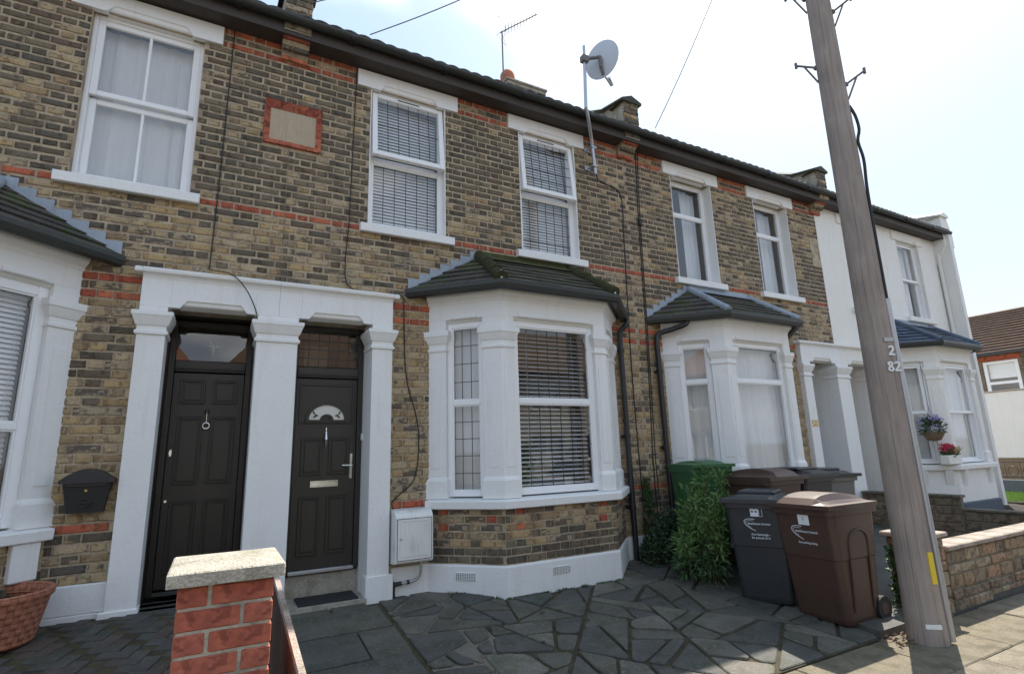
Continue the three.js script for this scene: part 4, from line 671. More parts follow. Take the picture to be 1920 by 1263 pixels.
{ const t = thing('meter_box', 'white plastic gas meter box on the wall between column and bay', 'meter box', [1.11, 0.315, 0.008]);
  const w = 0.37, H = 0.50; mesh('meter_case', mould([[0, 0], [w, 0]], [[0.012, 0], [0.20, 0.02], [0.215, 0.035], [0.215, H - 0.07], [0.19, H - 0.03], [0.15, H - 0.008], [0.012, H]]), 'meter', t);
  const d = part('meter_door', t); mesh('door_panel', box(0.02, w - 0.02, 0.05, H - 0.085, 0.2155, 0.223, 0.003), 'meter', d); mesh('door_seam', ringGeo(0.014, w - 0.014, 0.044, H - 0.079, 0.005, 0.2151, 0.2175, 0.001), 'gutter', d); mesh('vent_slots', merge([box(0.06, 0.19, 0.075, 0.079, 0.2232, 0.2238), box(0.2, 0.32, 0.075, 0.079, 0.2232, 0.2238), box(0.06, 0.19, H - 0.11, H - 0.106, 0.2232, 0.2238), box(0.2, 0.32, H - 0.11, H - 0.106, 0.2232, 0.2238)]), 'steel', d); mesh('lock', rod([0.05, 0.24, 0.223], [0.05, 0.24, 0.23], 0.012), 'steel', d);
  mesh('supply_pipe', tube([[0.29, 0.01, 0.1], [0.29, -0.07, 0.1], [0.275, -0.13, 0.09], [0.23, -0.165, 0.08], [0.18, -0.175, 0.07], [0.10, -0.18, 0.06]], 0.014, 8, 30), 'steel', t); mesh('pipe_coupling', merge([rod([0.11, -0.18, 0.06], [0.02, -0.185, 0.05], 0.02, 8), rod([0.16, -0.176, 0.066], [0.185, -0.174, 0.07], 0.021, 8), rod([0.04, -0.185, 0.05], [0.0, -0.185, 0.03], 0.026, 8)]), 'blackPipe', t); mesh('riser', box(0.01, 0.05, -0.33, -0.16, 0.02, 0.06, 0.006), 'blackPipe', t); }
{ // satellite dish on a cranked mast
  const t = thing('satellite_dish', 'grey satellite dish on a cranked steel mast above the gutter', 'satellite dish', [3.84, 5.0, 0.01]);
  mesh('mast', merge([rod([0.025, 0, 0.09], [-0.01, 0.42, 0.10], 0.024, 12), tube([[-0.01, 0.42, 0.10], [-0.05, 0.50, 0.14], [-0.25, 0.66, 0.345], [-0.30, 0.74, 0.385]], 0.024, 10, 24), rod([-0.30, 0.73, 0.385], [-0.275, 1.68, 0.395], 0.022, 12)]), 'steel', t);
  for (const y of [0.08, 0.36]) mesh('wall_bracket', merge([box(-0.09, 0.0, y, y + 0.06, 0, 0.012), rod([-0.04, y + 0.03, 0.0], [0.0, y + 0.03, 0.10], 0.012), box(-0.035, 0.045, y + 0.01, y + 0.05, 0.06, 0.13, 0.01)]), 'steel', t);
  const dg = []; const N = 28, R = 0.255, c = [-0.05, 1.52, 0.46]; const n = V3(0.92, 0.02, -0.39).normalize(), q = new THREE.Quaternion().setFromUnitVectors(V3(0, 0, 1), n);
  for (let i = 0; i < 7; i++) for (let j = 0; j < N; j++) { const p = (a, b) => { const r = R * a / 7, th = b / N * 6.2832, v = V3(r * Math.cos(th), r * 1.12 * Math.sin(th), 0.5 * r * r).applyQuaternion(q); return [c[0] + v.x, c[1] + v.y, c[2] + v.z]; }; quad(dg, p(i, j), p(i + 1, j), p(i + 1, j + 1), p(i, j + 1)); }
  mesh('reflector', fromTris(dg), 'dish', t);
  const back = V3(...c); mesh('mount', merge([rod([-0.28, 1.47, 0.40], [-0.08, 1.52, 0.475], 0.024, 8), box(-0.33, -0.23, 1.42, 1.52, 0.35, 0.44, 0.01), rod([-0.08, 1.53, 0.475], [-0.07, 1.36, 0.475], 0.024, 8), rod([-0.07, 1.36, 0.475], [-0.02, 1.28, 0.455], 0.022, 8)]), 'wire', t);
  mesh('feed_arm', merge([rod([-0.03, 1.29, 0.46], [0.17, 1.24, 0.37], 0.012, 8), rod([0.14, 1.30, 0.385], [0.20, 1.25, 0.36], 0.026, 10), box(0.09, 0.14, 1.28, 1.33, 0.37, 0.42, 0.01)]), 'steel', t);
}
{ // rooftop chimney and television aerial
  const t = thing('chimney_stack', 'low brick chimney stack with one round clay pot on the ridge', 'chimney', [4.62, 7.2, -3.15]);
  mesh('stack', box(-0.45, 0.45, -0.5, 1.42, -0.3, 0.3), 'cap', t); mesh('capping', merge([box(-0.48, 0.48, 1.42, 1.47, -0.33, 0.33, 0.01), box(-0.44, 0.40, 1.47, 1.53, -0.28, 0.28, 0.03)]), 'cap', t);
  const it = []; for (let k = 0; k < 18; k++) for (const [a, b] of cutOut(course(k, -0.45, 0.45), [[-5, -0.445], [0.445, 9]])) it.push({ x: (a + b) / 2, y: 0.05 + k * CO, z: 0.3, ry: 0, w: b - a, hd: b - a < 0.13, kind: 'dark', col: Math.floor(rnd() * 6) }); layBricks(it, t, [4.62, 7.2, -3.15], 30);
  mesh('chimney_pot', new THREE.LatheGeometry([[0.12, 1.50], [0.125, 1.60], [0.155, 1.68], [0.15, 1.78], [0.10, 1.86], [0, 1.88]].map(p => new THREE.Vector2(...p)), 18).translate(-0.28, 0, 0).toNonIndexed(), 'terraPlain', t);
  const a = thing('television_aerial', 'thin television aerial on a mast beside the clay chimney pot', 'aerial', [4.16, 8.0, -3.0]);
  mesh('mast', rod([0, -0.6, 0], [0, 1.83, 0], 0.016, 8), 'wire', a); const p0 = V3(-0.05, 1.80, 0), p1 = V3(0.80, 2.50, 0.12);
  mesh('boom', rod(p0.toArray(), p1.toArray(), 0.012, 6), 'wire', a); for (let i = 0; i < 11; i++) { const f = 0.14 + 0.86 * i / 10.5, c = p0.clone().lerp(p1, f), d = V3(-0.35, 0.35, 0.86).normalize().multiplyScalar(0.12); mesh('element', rod(c.clone().sub(d).toArray(), c.clone().add(d).toArray(), 0.007, 5), 'wire', a); }
  for (const s of [-1, 1]) { const c = p0.clone().lerp(p1, 0.05), u = V3(-0.35, 0.35, 0.86).multiplyScalar(s * 0.2), w = V3(-0.1, 0.12, 0); const A = c.clone(), B = c.clone().add(u).add(w), C = c.clone().add(u.clone().multiplyScalar(0.75)).sub(w); mesh('reflector_wire', merge([rod(A.toArray(), B.toArray(), 0.004, 5), rod(B.toArray(), C.toArray(), 0.004, 5), rod(C.toArray(), A.toArray(), 0.004, 5)]), 'wire', a); }
}
// cables clipped to the walls
single('cable', tube([[-0.571, 5.60, 0.012], [-0.575, 5.30, 0.014], [-0.587, 4.15, 0.014], [-0.600, 3.3, 0.014], [-0.605, 3.05, 0.03]], 0.006), 'cable', 'black cable running down the brick beside the sash window', 'cable');
single('cable', tube([[-0.61, 3.04, 0.05], [-0.58, 3.0, 0.14], [-0.42, 2.98, 0.14], [-0.30, 2.86, 0.145], [-0.21, 2.70, 0.10], [-0.19, 2.64, 0.09]], 0.005), 'cable', 'thin black cable looping over the white cornice above the six-panel door', 'cable');
single('cable', tube([[0.655, 5.62, 0.012], [0.651, 5.40, 0.014], [0.626, 3.83, 0.014], [0.613, 3.10, 0.016], [0.66, 3.02, 0.02], [0.9, 2.995, 0.03], [1.22, 2.985, 0.02], [1.225, 2.9, 0.016], [1.251, 2.216, 0.016], [1.30, 1.95, 0.016], [1.358, 1.774, 0.016], [1.40, 1.501, 0.016], [1.347, 1.078, 0.016], [1.185, 0.933, 0.016], [1.122, 0.861, 0.018], [1.15, 0.80, 0.05]], 0.0055, 6, 120), 'cable', 'black cable hanging loose on the brick above the meter box', 'cable');
single('cable', tube([[3.87, 5.02, 0.10], [3.95, 4.98, 0.03], [4.30, 4.90, 0.014], [4.36, 4.80, 0.014], [4.354, 4.16, 0.014], [4.314, 2.29, 0.014], [4.33, 0.9, 0.014], [4.33, 0.1, 0.02]], 0.007, 6, 80), 'cable', 'black aerial lead running down from the satellite dish mast', 'cable');
single('cable', merge([tube([[4.70, 5.6, 0.014], [4.66, 4.8, 0.014], [4.649, 4.2, 0.014], [4.60, 2.2, 0.014], [4.555, 1.1, 0.014], [4.56, 0.2, 0.02]], 0.007, 6, 60), tube([[4.735, 5.6, 0.014], [4.69, 4.8, 0.016], [4.675, 4.2, 0.014], [4.63, 2.2, 0.014], [4.60, 1.1, 0.014], [4.62, 0.2, 0.02]], 0.006, 6, 60), box(4.635, 4.69, 4.42, 4.52, 0.008, 0.05, 0.008)]), 'cable', 'pair of black cables with a small junction box beside the party line', 'cable');
{ // telephone wires to the pole head
  const head = [4.70, 8.35, 2.84], wires = [[[0.12, 6.02, 0.26], 'telephone wire from the brick party wall beside the plaque to the pole'], [[0.72, 5.83, 0.30], 'telephone wire from the gutter over the blinded window to the pole'], [[4.85, 5.86, 0.30], 'telephone wire from the gutter beside the party wall corbel to the pole']];
  for (const [a, l] of wires) { const p = []; for (let i = 0; i <= 10; i++) { const f = i / 10; p.push([a[0] + (head[0] - a[0]) * f, a[1] + (head[1] - a[1]) * f - 0.35 * 4 * f * (1 - f) * Math.hypot(head[0] - a[0], head[2] - a[2]) / 6, a[2] + (head[2] - a[2]) * f]); } single('telephone_wire', tube(p, 0.006, 5), 'wire', l, 'wire'); }
}
{ // the wooden pole
  const t = thing('telegraph_pole', 'tall weathered wooden telegraph pole standing on the pavement', 'pole', [4.715, -0.25, 2.835]);
  const shaft = new THREE.CylinderGeometry(0.092, 0.138, 9, 40, 60); shaft.translate(0, 4.45, 0); const p = shaft.attributes.position, uv = shaft.attributes.uv;
  for (let i = 0; i < p.count; i++) { const y = p.getY(i), a = Math.atan2(p.getZ(i), p.getX(i)), k = 1 + 0.012 * Math.sin(a * 3 + y * 0.7) + 0.008 * Math.sin(a * 7 + 1.3) + (y < 0.5 ? 0.10 * (0.5 - y) : 0); p.setX(i, p.getX(i) * k); p.setZ(i, p.getZ(i) * k); uv.setXY(i, uv.getX(i) * 0.84, y); }
  shaft.computeVertexNormals(); mesh('shaft', shaft.toNonIndexed(), 'pole', t);
    const ax = [0.55, 0.835];
  for (const [y, s] of [[6.12, -1], [5.86, 1], [5.30, -1], [5.02, 1]]) { const r = 0.11, b = [s * ax[0] * r, y, s * ax[1] * r], e = [s * ax[0] * (r + 0.17), y + 0.09, s * ax[1] * (r + 0.17)]; mesh('step_iron', merge([rod(b, e, 0.011, 8), rod([e[0], e[1] - 0.03, e[2]], [e[0], e[1] + 0.03, e[2]], 0.014, 8), rod([b[0], y - 0.17, b[2]], [s * ax[0] * (r + 0.10), y + 0.05, s * ax[1] * (r + 0.10)], 0.009, 8), box(b[0] - 0.02, b[0] + 0.02, y - 0.02, y + 0.02, b[2] - 0.02, b[2] + 0.02, 0.005)]), 'wire', t); }
  mesh('cable', tube([[0.05, 4.78, 0.095], [0.065, 4.66, 0.125], [0.07, 4.5, 0.135], [0.055, 4.40, 0.115], [0.065, 4.2, 0.13], [0.055, 3.9, 0.12], [0.053, 2.8, 0.118]], 0.014, 8, 50), 'cable', t);
  mesh('cable_cover', rod([0.055, 2.82, 0.115], [0.066, 0.02, 0.138], 0.026, 10), 'steel', t);
  const on = (y, a, w, H, d) => { const r = 0.138 - y * 0.0051, b = box(-w / 2, w / 2, y - H / 2, y + H / 2, r - 0.012, r + d, 0.002); b.rotateY(a); return b; };
  mesh('marker_plate', on(0.57, -0.22, 0.05, 0.24, 0.008), 'yellow', t); mesh('tag', on(0.14, -0.75, 0.11, 0.035, 0.006), 'tag', t); mesh('strap', on(2.44, -0.35, 0.09, 0.035, 0.008), 'steel', t);
  const f2 = await fontLoader.loadAsync('fonts/droid/droid_sans_bold.typeface.json');
  for (const [s, y] of [['2', 2.30], ['82', 2.16]]) { const g = new TextGeometry(s, { font: f2, size: 0.085, depth: 0.008, curveSegments: 3 }); g.computeBoundingBox(); g.translate(-g.boundingBox.max.x / 2, 0, 0.131); g.rotateY(-0.35); const m = mesh('pole_number', finish(g), 'tag', t); m.position.y = y; }
}
// wheelie bins
function bin(label, m, pos, ry, s, o = {}) {
  const t = thing('wheelie_bin', label, 'bin', pos, ry, null), sc = (w, d, r) => rrect(w * s, d * s, r * s);
  const sh = (p, dz) => p.map(q => [q[0], q[1] + dz * s]);
  const H = 0.98 * s * (o.h || 1);
  mesh('bin_body', loft([{ y: 0.02, p: sh(sc(0.46, 0.46, 0.05), -0.03) }, { y: 0.06, p: sh(sc(0.48, 0.49, 0.05), -0.03) }, { y: H * 0.55, p: sh(sc(0.52, 0.58, 0.05), -0.01) }, { y: H * 0.56, p: sh(sc(0.535, 0.595, 0.055), -0.01) }, { y: H * 0.95, p: sc(0.565, 0.66, 0.06) }]), m, t);
  mesh('bin_rim', loft([{ y: H * 0.93, p: sc(0.575, 0.67, 0.06) }, { y: H * 0.935, p: sc(0.61, 0.71, 0.06) }, { y: H, p: sc(0.615, 0.715, 0.06) }, { y: H + 0.006, p: sc(0.60, 0.70, 0.06) }]), m, t);
  const dome = o.flat ? 0.045 : 0.085; // lid with a crowned middle, open at the ends of the crown
  const nx = 16, nz = 10, T = [], Y = (u, v) => { const a = Math.min(1, Math.max(0, (0.36 - Math.abs(u - 0.5)) / 0.12)), b = Math.min(1, v / 0.12) * Math.min(1, (1 - v) / 0.06 + 0.4); return H + 0.012 + dome * sm(a) * (0.55 + 0.45 * Math.sin(Math.PI * Math.min(1, v * 1.1))) * b * s + 0.012 * s; }, W = 0.62 * s, Dp = 0.74 * s, p = (i, j) => { const u = i / nx, v = j / nz; return [(u - 0.5) * W, Y(u, v), (0.5 - v) * Dp + 0.02 * s]; };
  for (let i = 0; i < nx; i++) for (let j = 0; j < nz; j++) quad(T, p(i, j), p(i + 1, j), p(i + 1, j + 1), p(i, j + 1));
  for (let i = 0; i < nx; i++) { const a = p(i, 0), b = p(i + 1, 0); quad(T, [a[0], H - 0.012, a[2]], [b[0], H - 0.012, b[2]], b, a); const c = p(i, nz), d = p(i + 1, nz); quad(T, [d[0], H - 0.005, d[2]], [c[0], H - 0.005, c[2]], c, d); } for (let j = 0; j < nz; j++) { const a = p(0, j), b = p(0, j + 1); quad(T, [a[0], H - 0.012, b[2]], [a[0], H - 0.012, a[2]], a, b); const c = p(nx, j), d = p(nx, j + 1); quad(T, [c[0], H - 0.012, c[2]], [c[0], H - 0.012, d[2]], d, c); }
  mesh('bin_lid', fromTris(T), o.lid || m, t); if (o.panel) mesh('lid_panel', box(-0.18 * s, 0.18 * s, Y(0.5, 0.5) - 0.01, Y(0.5, 0.5) + 0.022, -0.2 * s, 0.2 * s, 0.012), o.lid || m, t);
  mesh('bin_handle', merge([rod([-0.24 * s, H + 0.0, -0.40 * s], [0.24 * s, H + 0.0, -0.40 * s], 0.016, 10), ...[-0.22, 0, 0.22].map(x => box((x - 0.02) * s, (x + 0.02) * s, H - 0.05, H + 0.012, -0.41 * s, -0.33 * s, 0.006))]), m, t);
  for (const x of [-1, 1]) { const w = part('wheel', t); const ty = new THREE.CylinderGeometry(0.10 * s, 0.10 * s, 0.045, 22).rotateZ(Math.PI / 2).translate(x * 0.245 * s, 0.10 * s, -0.285 * s); mesh('tyre', ty.toNonIndexed(), 'rubber', w); const hb = new THREE.CylinderGeometry(0.05 * s, 0.05 * s, 0.05, 14).rotateZ(Math.PI / 2).translate(x * 0.245 * s, 0.10 * s, -0.285 * s); mesh('hub', hb.toNonIndexed(), m, w); }
  // raised arch on each side
  for (const x of [-1, 1]) { const a = [], y0 = 0.12, y1 = H * 0.80, zc = -0.02, xw = y => x * ((0.24 + 0.045 * y / H) * s + 0.004); const pts = []; for (let i = 0; i <= 12; i++) { const th = Math.PI * i / 12; pts.push([zc + 0.14 * Math.cos(th), y1 - 0.1 + 0.10 * Math.sin(th)]); } const q = [[zc + 0.14, y0], [zc + 0.14, y1 - 0.2], ...pts, [zc - 0.14, y1 - 0.2], [zc - 0.14, y0]]; mesh('side_rib', tube(q.map(([z, y]) => [xw(y), y, z * s]), 0.009, 6, 40), m, t); }
  if (o.print) { const H0 = 0.60 * s, cv = document.createElement('canvas'); cv.width = 256; cv.height = 320; const c = cv.getContext('2d'); o.print(c); const tx = new THREE.CanvasTexture(cv); tx.colorSpace = THREE.SRGBColorSpace; const pm = new THREE.MeshStandardMaterial({ map: tx, transparent: true, roughness: 0.5 }); pm.name = 'print'; const g = new THREE.PlaneGeometry(0.32 * s, 0.40 * s); const d = mesh('printed_label', g, pm, t); const zf = y => (0.2875 + 0.035 * (y / H - 0.56) / 0.39) * s; d.position.set(0, 0.745 * s, zf(0.745 * s) + 0.011); d.rotation.x = Math.atan2(0.0425, 0.39 * 0.98); }
  return t;
}
function logo(c, tag) {
  c.clearRect(0, 0, 256, 320); c.strokeStyle = '#dfe2ea'; c.fillStyle = '#dfe2ea'; c.lineWidth = 5; c.lineCap = 'round';
  c.beginPath(); c.moveTo(120, 108); c.bezierCurveTo(20, 92, 10, 150, 120, 196); c.stroke(); c.lineWidth = 3; c.beginPath(); c.moveTo(110, 120); c.bezierCurveTo(40, 112, 34, 140, 90, 172); c.stroke();
  c.font = 'bold 22px sans-serif'; c.fillText('Waltham Forest', 66, 150); c.font = 'bold 21px sans-serif';
  tag(c);
}
bin('grey wheelie bin with white lettering beside the leafy shrub', 'binGrey', [4.44, hY(1.66), 1.64], -Math.PI / 2 + 0.45, 0.96, { flat: true, panel: true, print: c => logo(c, c => { c.fillText('Our borough –', 84, 232); c.fillText('be proud of it', 84, 258); c.fillRect(96, 10, 62, 76); c.fillStyle = '#3a3d44'; c.beginPath(); c.moveTo(112, 10); c.lineTo(128, 34); c.lineTo(144, 10); c.fill(); c.beginPath(); c.arc(112, 48, 8, 0, 7); c.arc(140, 48, 8, 0, 7); c.fill(); c.strokeStyle = '#dfe2ea'; c.lineWidth = 3; c.strokeRect(162, 12, 22, 72); }) });
bin('brown wheelie bin with domed lid and white label beside the telegraph pole', 'binBrown', [4.56, hY(2.22), 2.20], -Math.PI / 2, 1.0, { print: c => logo(c, c => { c.font = 'bold 20px sans-serif'; c.fillText('Recycling Only', 78, 226); c.fillStyle = '#e6e8ec'; c.fillRect(104, 8, 84, 88); c.fillStyle = '#77a086'; c.font = 'bold 30px serif'; c.fillText('E', 136, 62); }) });
bin('green wheelie bin beside the black downpipe', 'binGreen', [4.70, 0.03, 0.64], -0.3, 0.86, { flat: true, h: 1.27 });
bin('brown wheelie bin tucked between the green bin and a black bin', 'binBrown', [5.02, 0.0, 1.22], -0.05, 0.98, { print: c => logo(c, () => {}) });
bin('black wheelie bin in front of the curtained bay', 'binBlack', [5.66, 0.0, 1.18], 0.0, 0.98, { flat: true, panel: true });
bin('pale grey wheelie bin with dark lid beside the white porch column', 'binPale', [6.26, 0.0, 1.10], -0.2, 0.95, { flat: true, lid: 'binBlack', panel: true });
{ // doormat
  single('doormat', box(0.30, 0.82, 0.056, 0.072, -0.24, 0.06, 0.004), 'rubber', 'dark rubber doormat on the step of the arched-light door', 'doormat');
}
{ // terracotta planter
  const t = thing('planter', 'low round terracotta planter with basket weave pattern', 'planter', [-1.66, hA(0.4) + 0.012, 0.44]);
  const g = new THREE.LatheGeometry([[0, 0.0], [0.235, 0.0], [0.25, 0.02], [0.305, 0.27], [0.325, 0.29], [0.33, 0.325], [0.315, 0.335], [0.295, 0.33], [0.285, 0.27]].map(p => new THREE.Vector2(...p)), 48); const uv = g.attributes.uv, p = g.attributes.position; for (let i = 0; i < uv.count; i++) uv.setXY(i, uv.getX(i) * 1.92, p.getY(i) * 1.0); mesh('pot', g.toNonIndexed(), 'terracotta', t);
  mesh('soil', new THREE.CircleGeometry(0.29, 24).rotateX(-Math.PI / 2).translate(0, 0.25, 0).toNonIndexed(), 'soil', t);
}
// the red brick gate pillar and the low divider
{
  const t = thing('gate_pillar', 'red brick gate pillar with a worn concrete cap', 'pillar', [-0.3545, hY(2.9), 2.815]);
  const gx = 0.1635, N = 14, y0 = 0.003, top = 0.88 - hY(2.9); mesh('core', box(-gx + 0.006, gx - 0.006, 0, top, -gx + 0.006, gx - 0.006), 'redMortar', t);
  const pitch = (top - 0.0) / N; const bs = {}; const bgeo = (w, d, h) => bs[[w, d, h]] || (bs[[w, d, h]] = box(-w / 2, w / 2, 0, h, -d / 2, d / 2, 0.004));
  for (let k = 0; k < N; k++) { const y = y0 + k * pitch, H = pitch - 0.0115; for (let f = 0; f < 4; f++) { const ry = f * Math.PI / 2, o = k % 2 ? 1 : -1; // stretcher and header on each face, turning alternately
      const s = mesh('pillar_brick', bgeo(0.213, 0.1, H), rnd() < 0.6 ? 'pillarRed' : 'pillarRed2', t), lx = o * (gx - 0.1065), lz = gx - 0.05; s.position.set(lx * Math.cos(ry) + lz * Math.sin(ry), y, -lx * Math.sin(ry) + lz * Math.cos(ry)); s.rotation.y = ry; } }
  mesh('pillar_cap', loft([{ y: top + 0.002, p: chRect(-0.20, 0.20, -0.24, 0.2, 0.004) }, { y: top + 0.046, p: chRect(-0.20, 0.20, -0.24, 0.2, 0.004) }, { y: top + 0.05, p: chRect(-0.194, 0.194, -0.234, 0.194, 0.004) }, { y: top + 0.072, p: chRect(-0.03, 0.03, -0.05, 0.02, 0.003) }]), 'cap', t);
  const w = thing('timber_fence', 'low dark timber fence with a thin grey capping beside the slab path', 'fence', [-0.085, 0, 0]);
  const zt = z => 0.64 + 0.14 * (2.3 - z), z0 = 1.75, z1 = 3.25;
  for (let z = z0; z < z1 - 0.01; z += 0.1) mesh('fence_board', loft([{ y: hY(z) + 0.01, p: chRect(-0.012, 0.012, z + 0.002, z + 0.098, 0.003) }, { y: (x, q) => zt(q) - 0.012, p: chRect(-0.012, 0.012, z + 0.002, z + 0.098, 0.003) }]), rnd() < 0.5 ? 'timber' : 'timber2', w);
  for (const e of [0.16, 0.5]) mesh('fence_rail', loft([{ y: (x, q) => zt(q) - e - 0.06, p: chRect(0.013, 0.04, z0, z1, 0.003) }, { y: (x, q) => zt(q) - e, p: chRect(0.013, 0.04, z0, z1, 0.003) }]), 'timber', w);
  mesh('capping', loft([{ y: (x, q) => zt(q) - 0.011, p: chRect(-0.014, 0.016, z0, z1, 0.003) }, { y: (x, q) => zt(q) + 0.012, p: chRect(-0.012, 0.014, z0, z1, 0.004) }]), 'coping', w);
}
// stone front wall, its pier, and the block divider of the neighbours
function stoneRow(parent, x0, x1, y, h, z, dz, mk) { let x = x0; while (x < x1 - 0.05) { let w = rr(0.16, 0.34); if (x + w > x1 - 0.1) w = x1 - x; const q = mesh('stone_block', box(x + 0.006, x + w - 0.006, y + 0.005, y + h - 0.005, z - dz, z + rr(-0.008, 0.008), 0.012), pick(BM.stone), parent); x += w; } }
{
  const w = thing('front_wall', 'low coursed stone front wall with pink concrete coping', 'wall', [0, 0, 0]);
  mesh('wall_core', box(5.72, 8.80, -0.35, 0.29, 2.44, 2.60), 'earth', w);
  let y = -0.25; for (const h of [0.10, 0.09, 0.13, 0.09, 0.12]) { stoneRow(w, 5.72, 8.80, y, h, 2.612, 0.05); y += h; }
  for (let x = 5.72; x < 8.75; x += 0.62) mesh('coping_slab', box(x + 0.003, Math.min(8.82, x + 0.617), 0.292, 0.335, 2.40, 2.64, 0.008), 'coping', w);
  const p = thing('gate_pier', 'square stone gate pier with a flat cap beside the telegraph pole', 'pier', [5.48, 0, 2.47]);
  mesh('pier_core', box(-0.15, 0.15, -0.3, 0.43, -0.15, 0.15), 'earth', p); y = -0.24; for (const h of [0.14, 0.10, 0.13, 0.09, 0.12, 0.09]) { for (let f = 0; f < 4; f++) { const g = part('x', p); p.remove(g); const a = f * Math.PI / 2, sp = rr(-0.06, 0.06); for (const [a0, b0] of [[-0.165, sp], [sp, 0.165]]) { const b = box(a0 + 0.004, b0 - 0.004, y + 0.004, y + h - 0.004, 0.12, 0.166, 0.01); b.rotateY(a); mesh('stone_block', b, pick(BM.stone), p); } } y += h; }
  mesh('pier_cap', box(-0.2, 0.2, 0.432, 0.475, -0.2, 0.2, 0.008), 'coping', p);
  const d = thing('block_wall', 'dark stepped block wall dividing two front yards beside the white porch', 'wall', [8.96, 0, 0]);
  const row = (z0, z1, y, h, k) => { let z = z0; const L = 0.44; let first = k % 2 ? L / 2 : L; while (z < z1 - 0.03) { const e = Math.min(z1, z + first); mesh('wall_block', box(-0.05, 0.05, y + 0.004, y + h - 0.004, z + 0.004, e - 0.004, 0.008), pick([BM.stone[3], BM.stone[1], BM.dark[4]]), d); z = e; first = L; } };
  mesh('wall_core', merge([box(-0.04, 0.04, -0.3, 0.50, 0.10, 1.44), box(-0.04, 0.04, -0.3, 0.33, 1.441, 2.38)]), 'earth', d);
  for (let k = 0; k < 5; k++) row(0.10, 1.44, -0.08 + k * 0.116, 0.116, k); for (let k = 0; k < 4; k++) row(1.445, 2.38, -0.2 + k * 0.132, 0.132, k);
  mesh('wall_capping', box(-0.07, 0.07, 0.502, 0.54, 0.10, 1.46, 0.006), 'earth', d); mesh('wall_capping', box(-0.07, 0.07, 0.332, 0.365, 1.462, 2.40, 0.006), 'earth', d);
}
// ---------------------------------------------------------------- plants
function leafShape(L, W, fold = 0.25) { return [[0, 0, 0], [W / 2, fold * W, L * 0.45], [0, 0, L], [-W / 2, fold * W, L * 0.45], [0, -0.0, L * 0.45]]; }
function leaves(n, place, L, W) {
  const t = [], q = new THREE.Quaternion(), v = new THREE.Vector3();
  for (let i = 0; i < n; i++) { const { p, d, s = 1, roll = rnd() * 6.28 } = place(i); q.setFromUnitVectors(V3(0, 0, 1), d.clone().normalize()); const q2 = new THREE.Quaternion().setFromAxisAngle(V3(0, 0, 1), roll); q.multiply(q2); const P = leafShape(L * s, W * s).map(a => v.set(...a).applyQuaternion(q).add(p).toArray()); t.push(...P[0], ...P[1], ...P[4], ...P[1], ...P[2], ...P[4], ...P[2], ...P[3], ...P[4], ...P[3], ...P[0], ...P[4]); }
  return fromTris(t);
}
const dirR = (up = 0) => V3(rr(-1, 1), rr(-1, 1) + up, rr(-1, 1)).normalize();
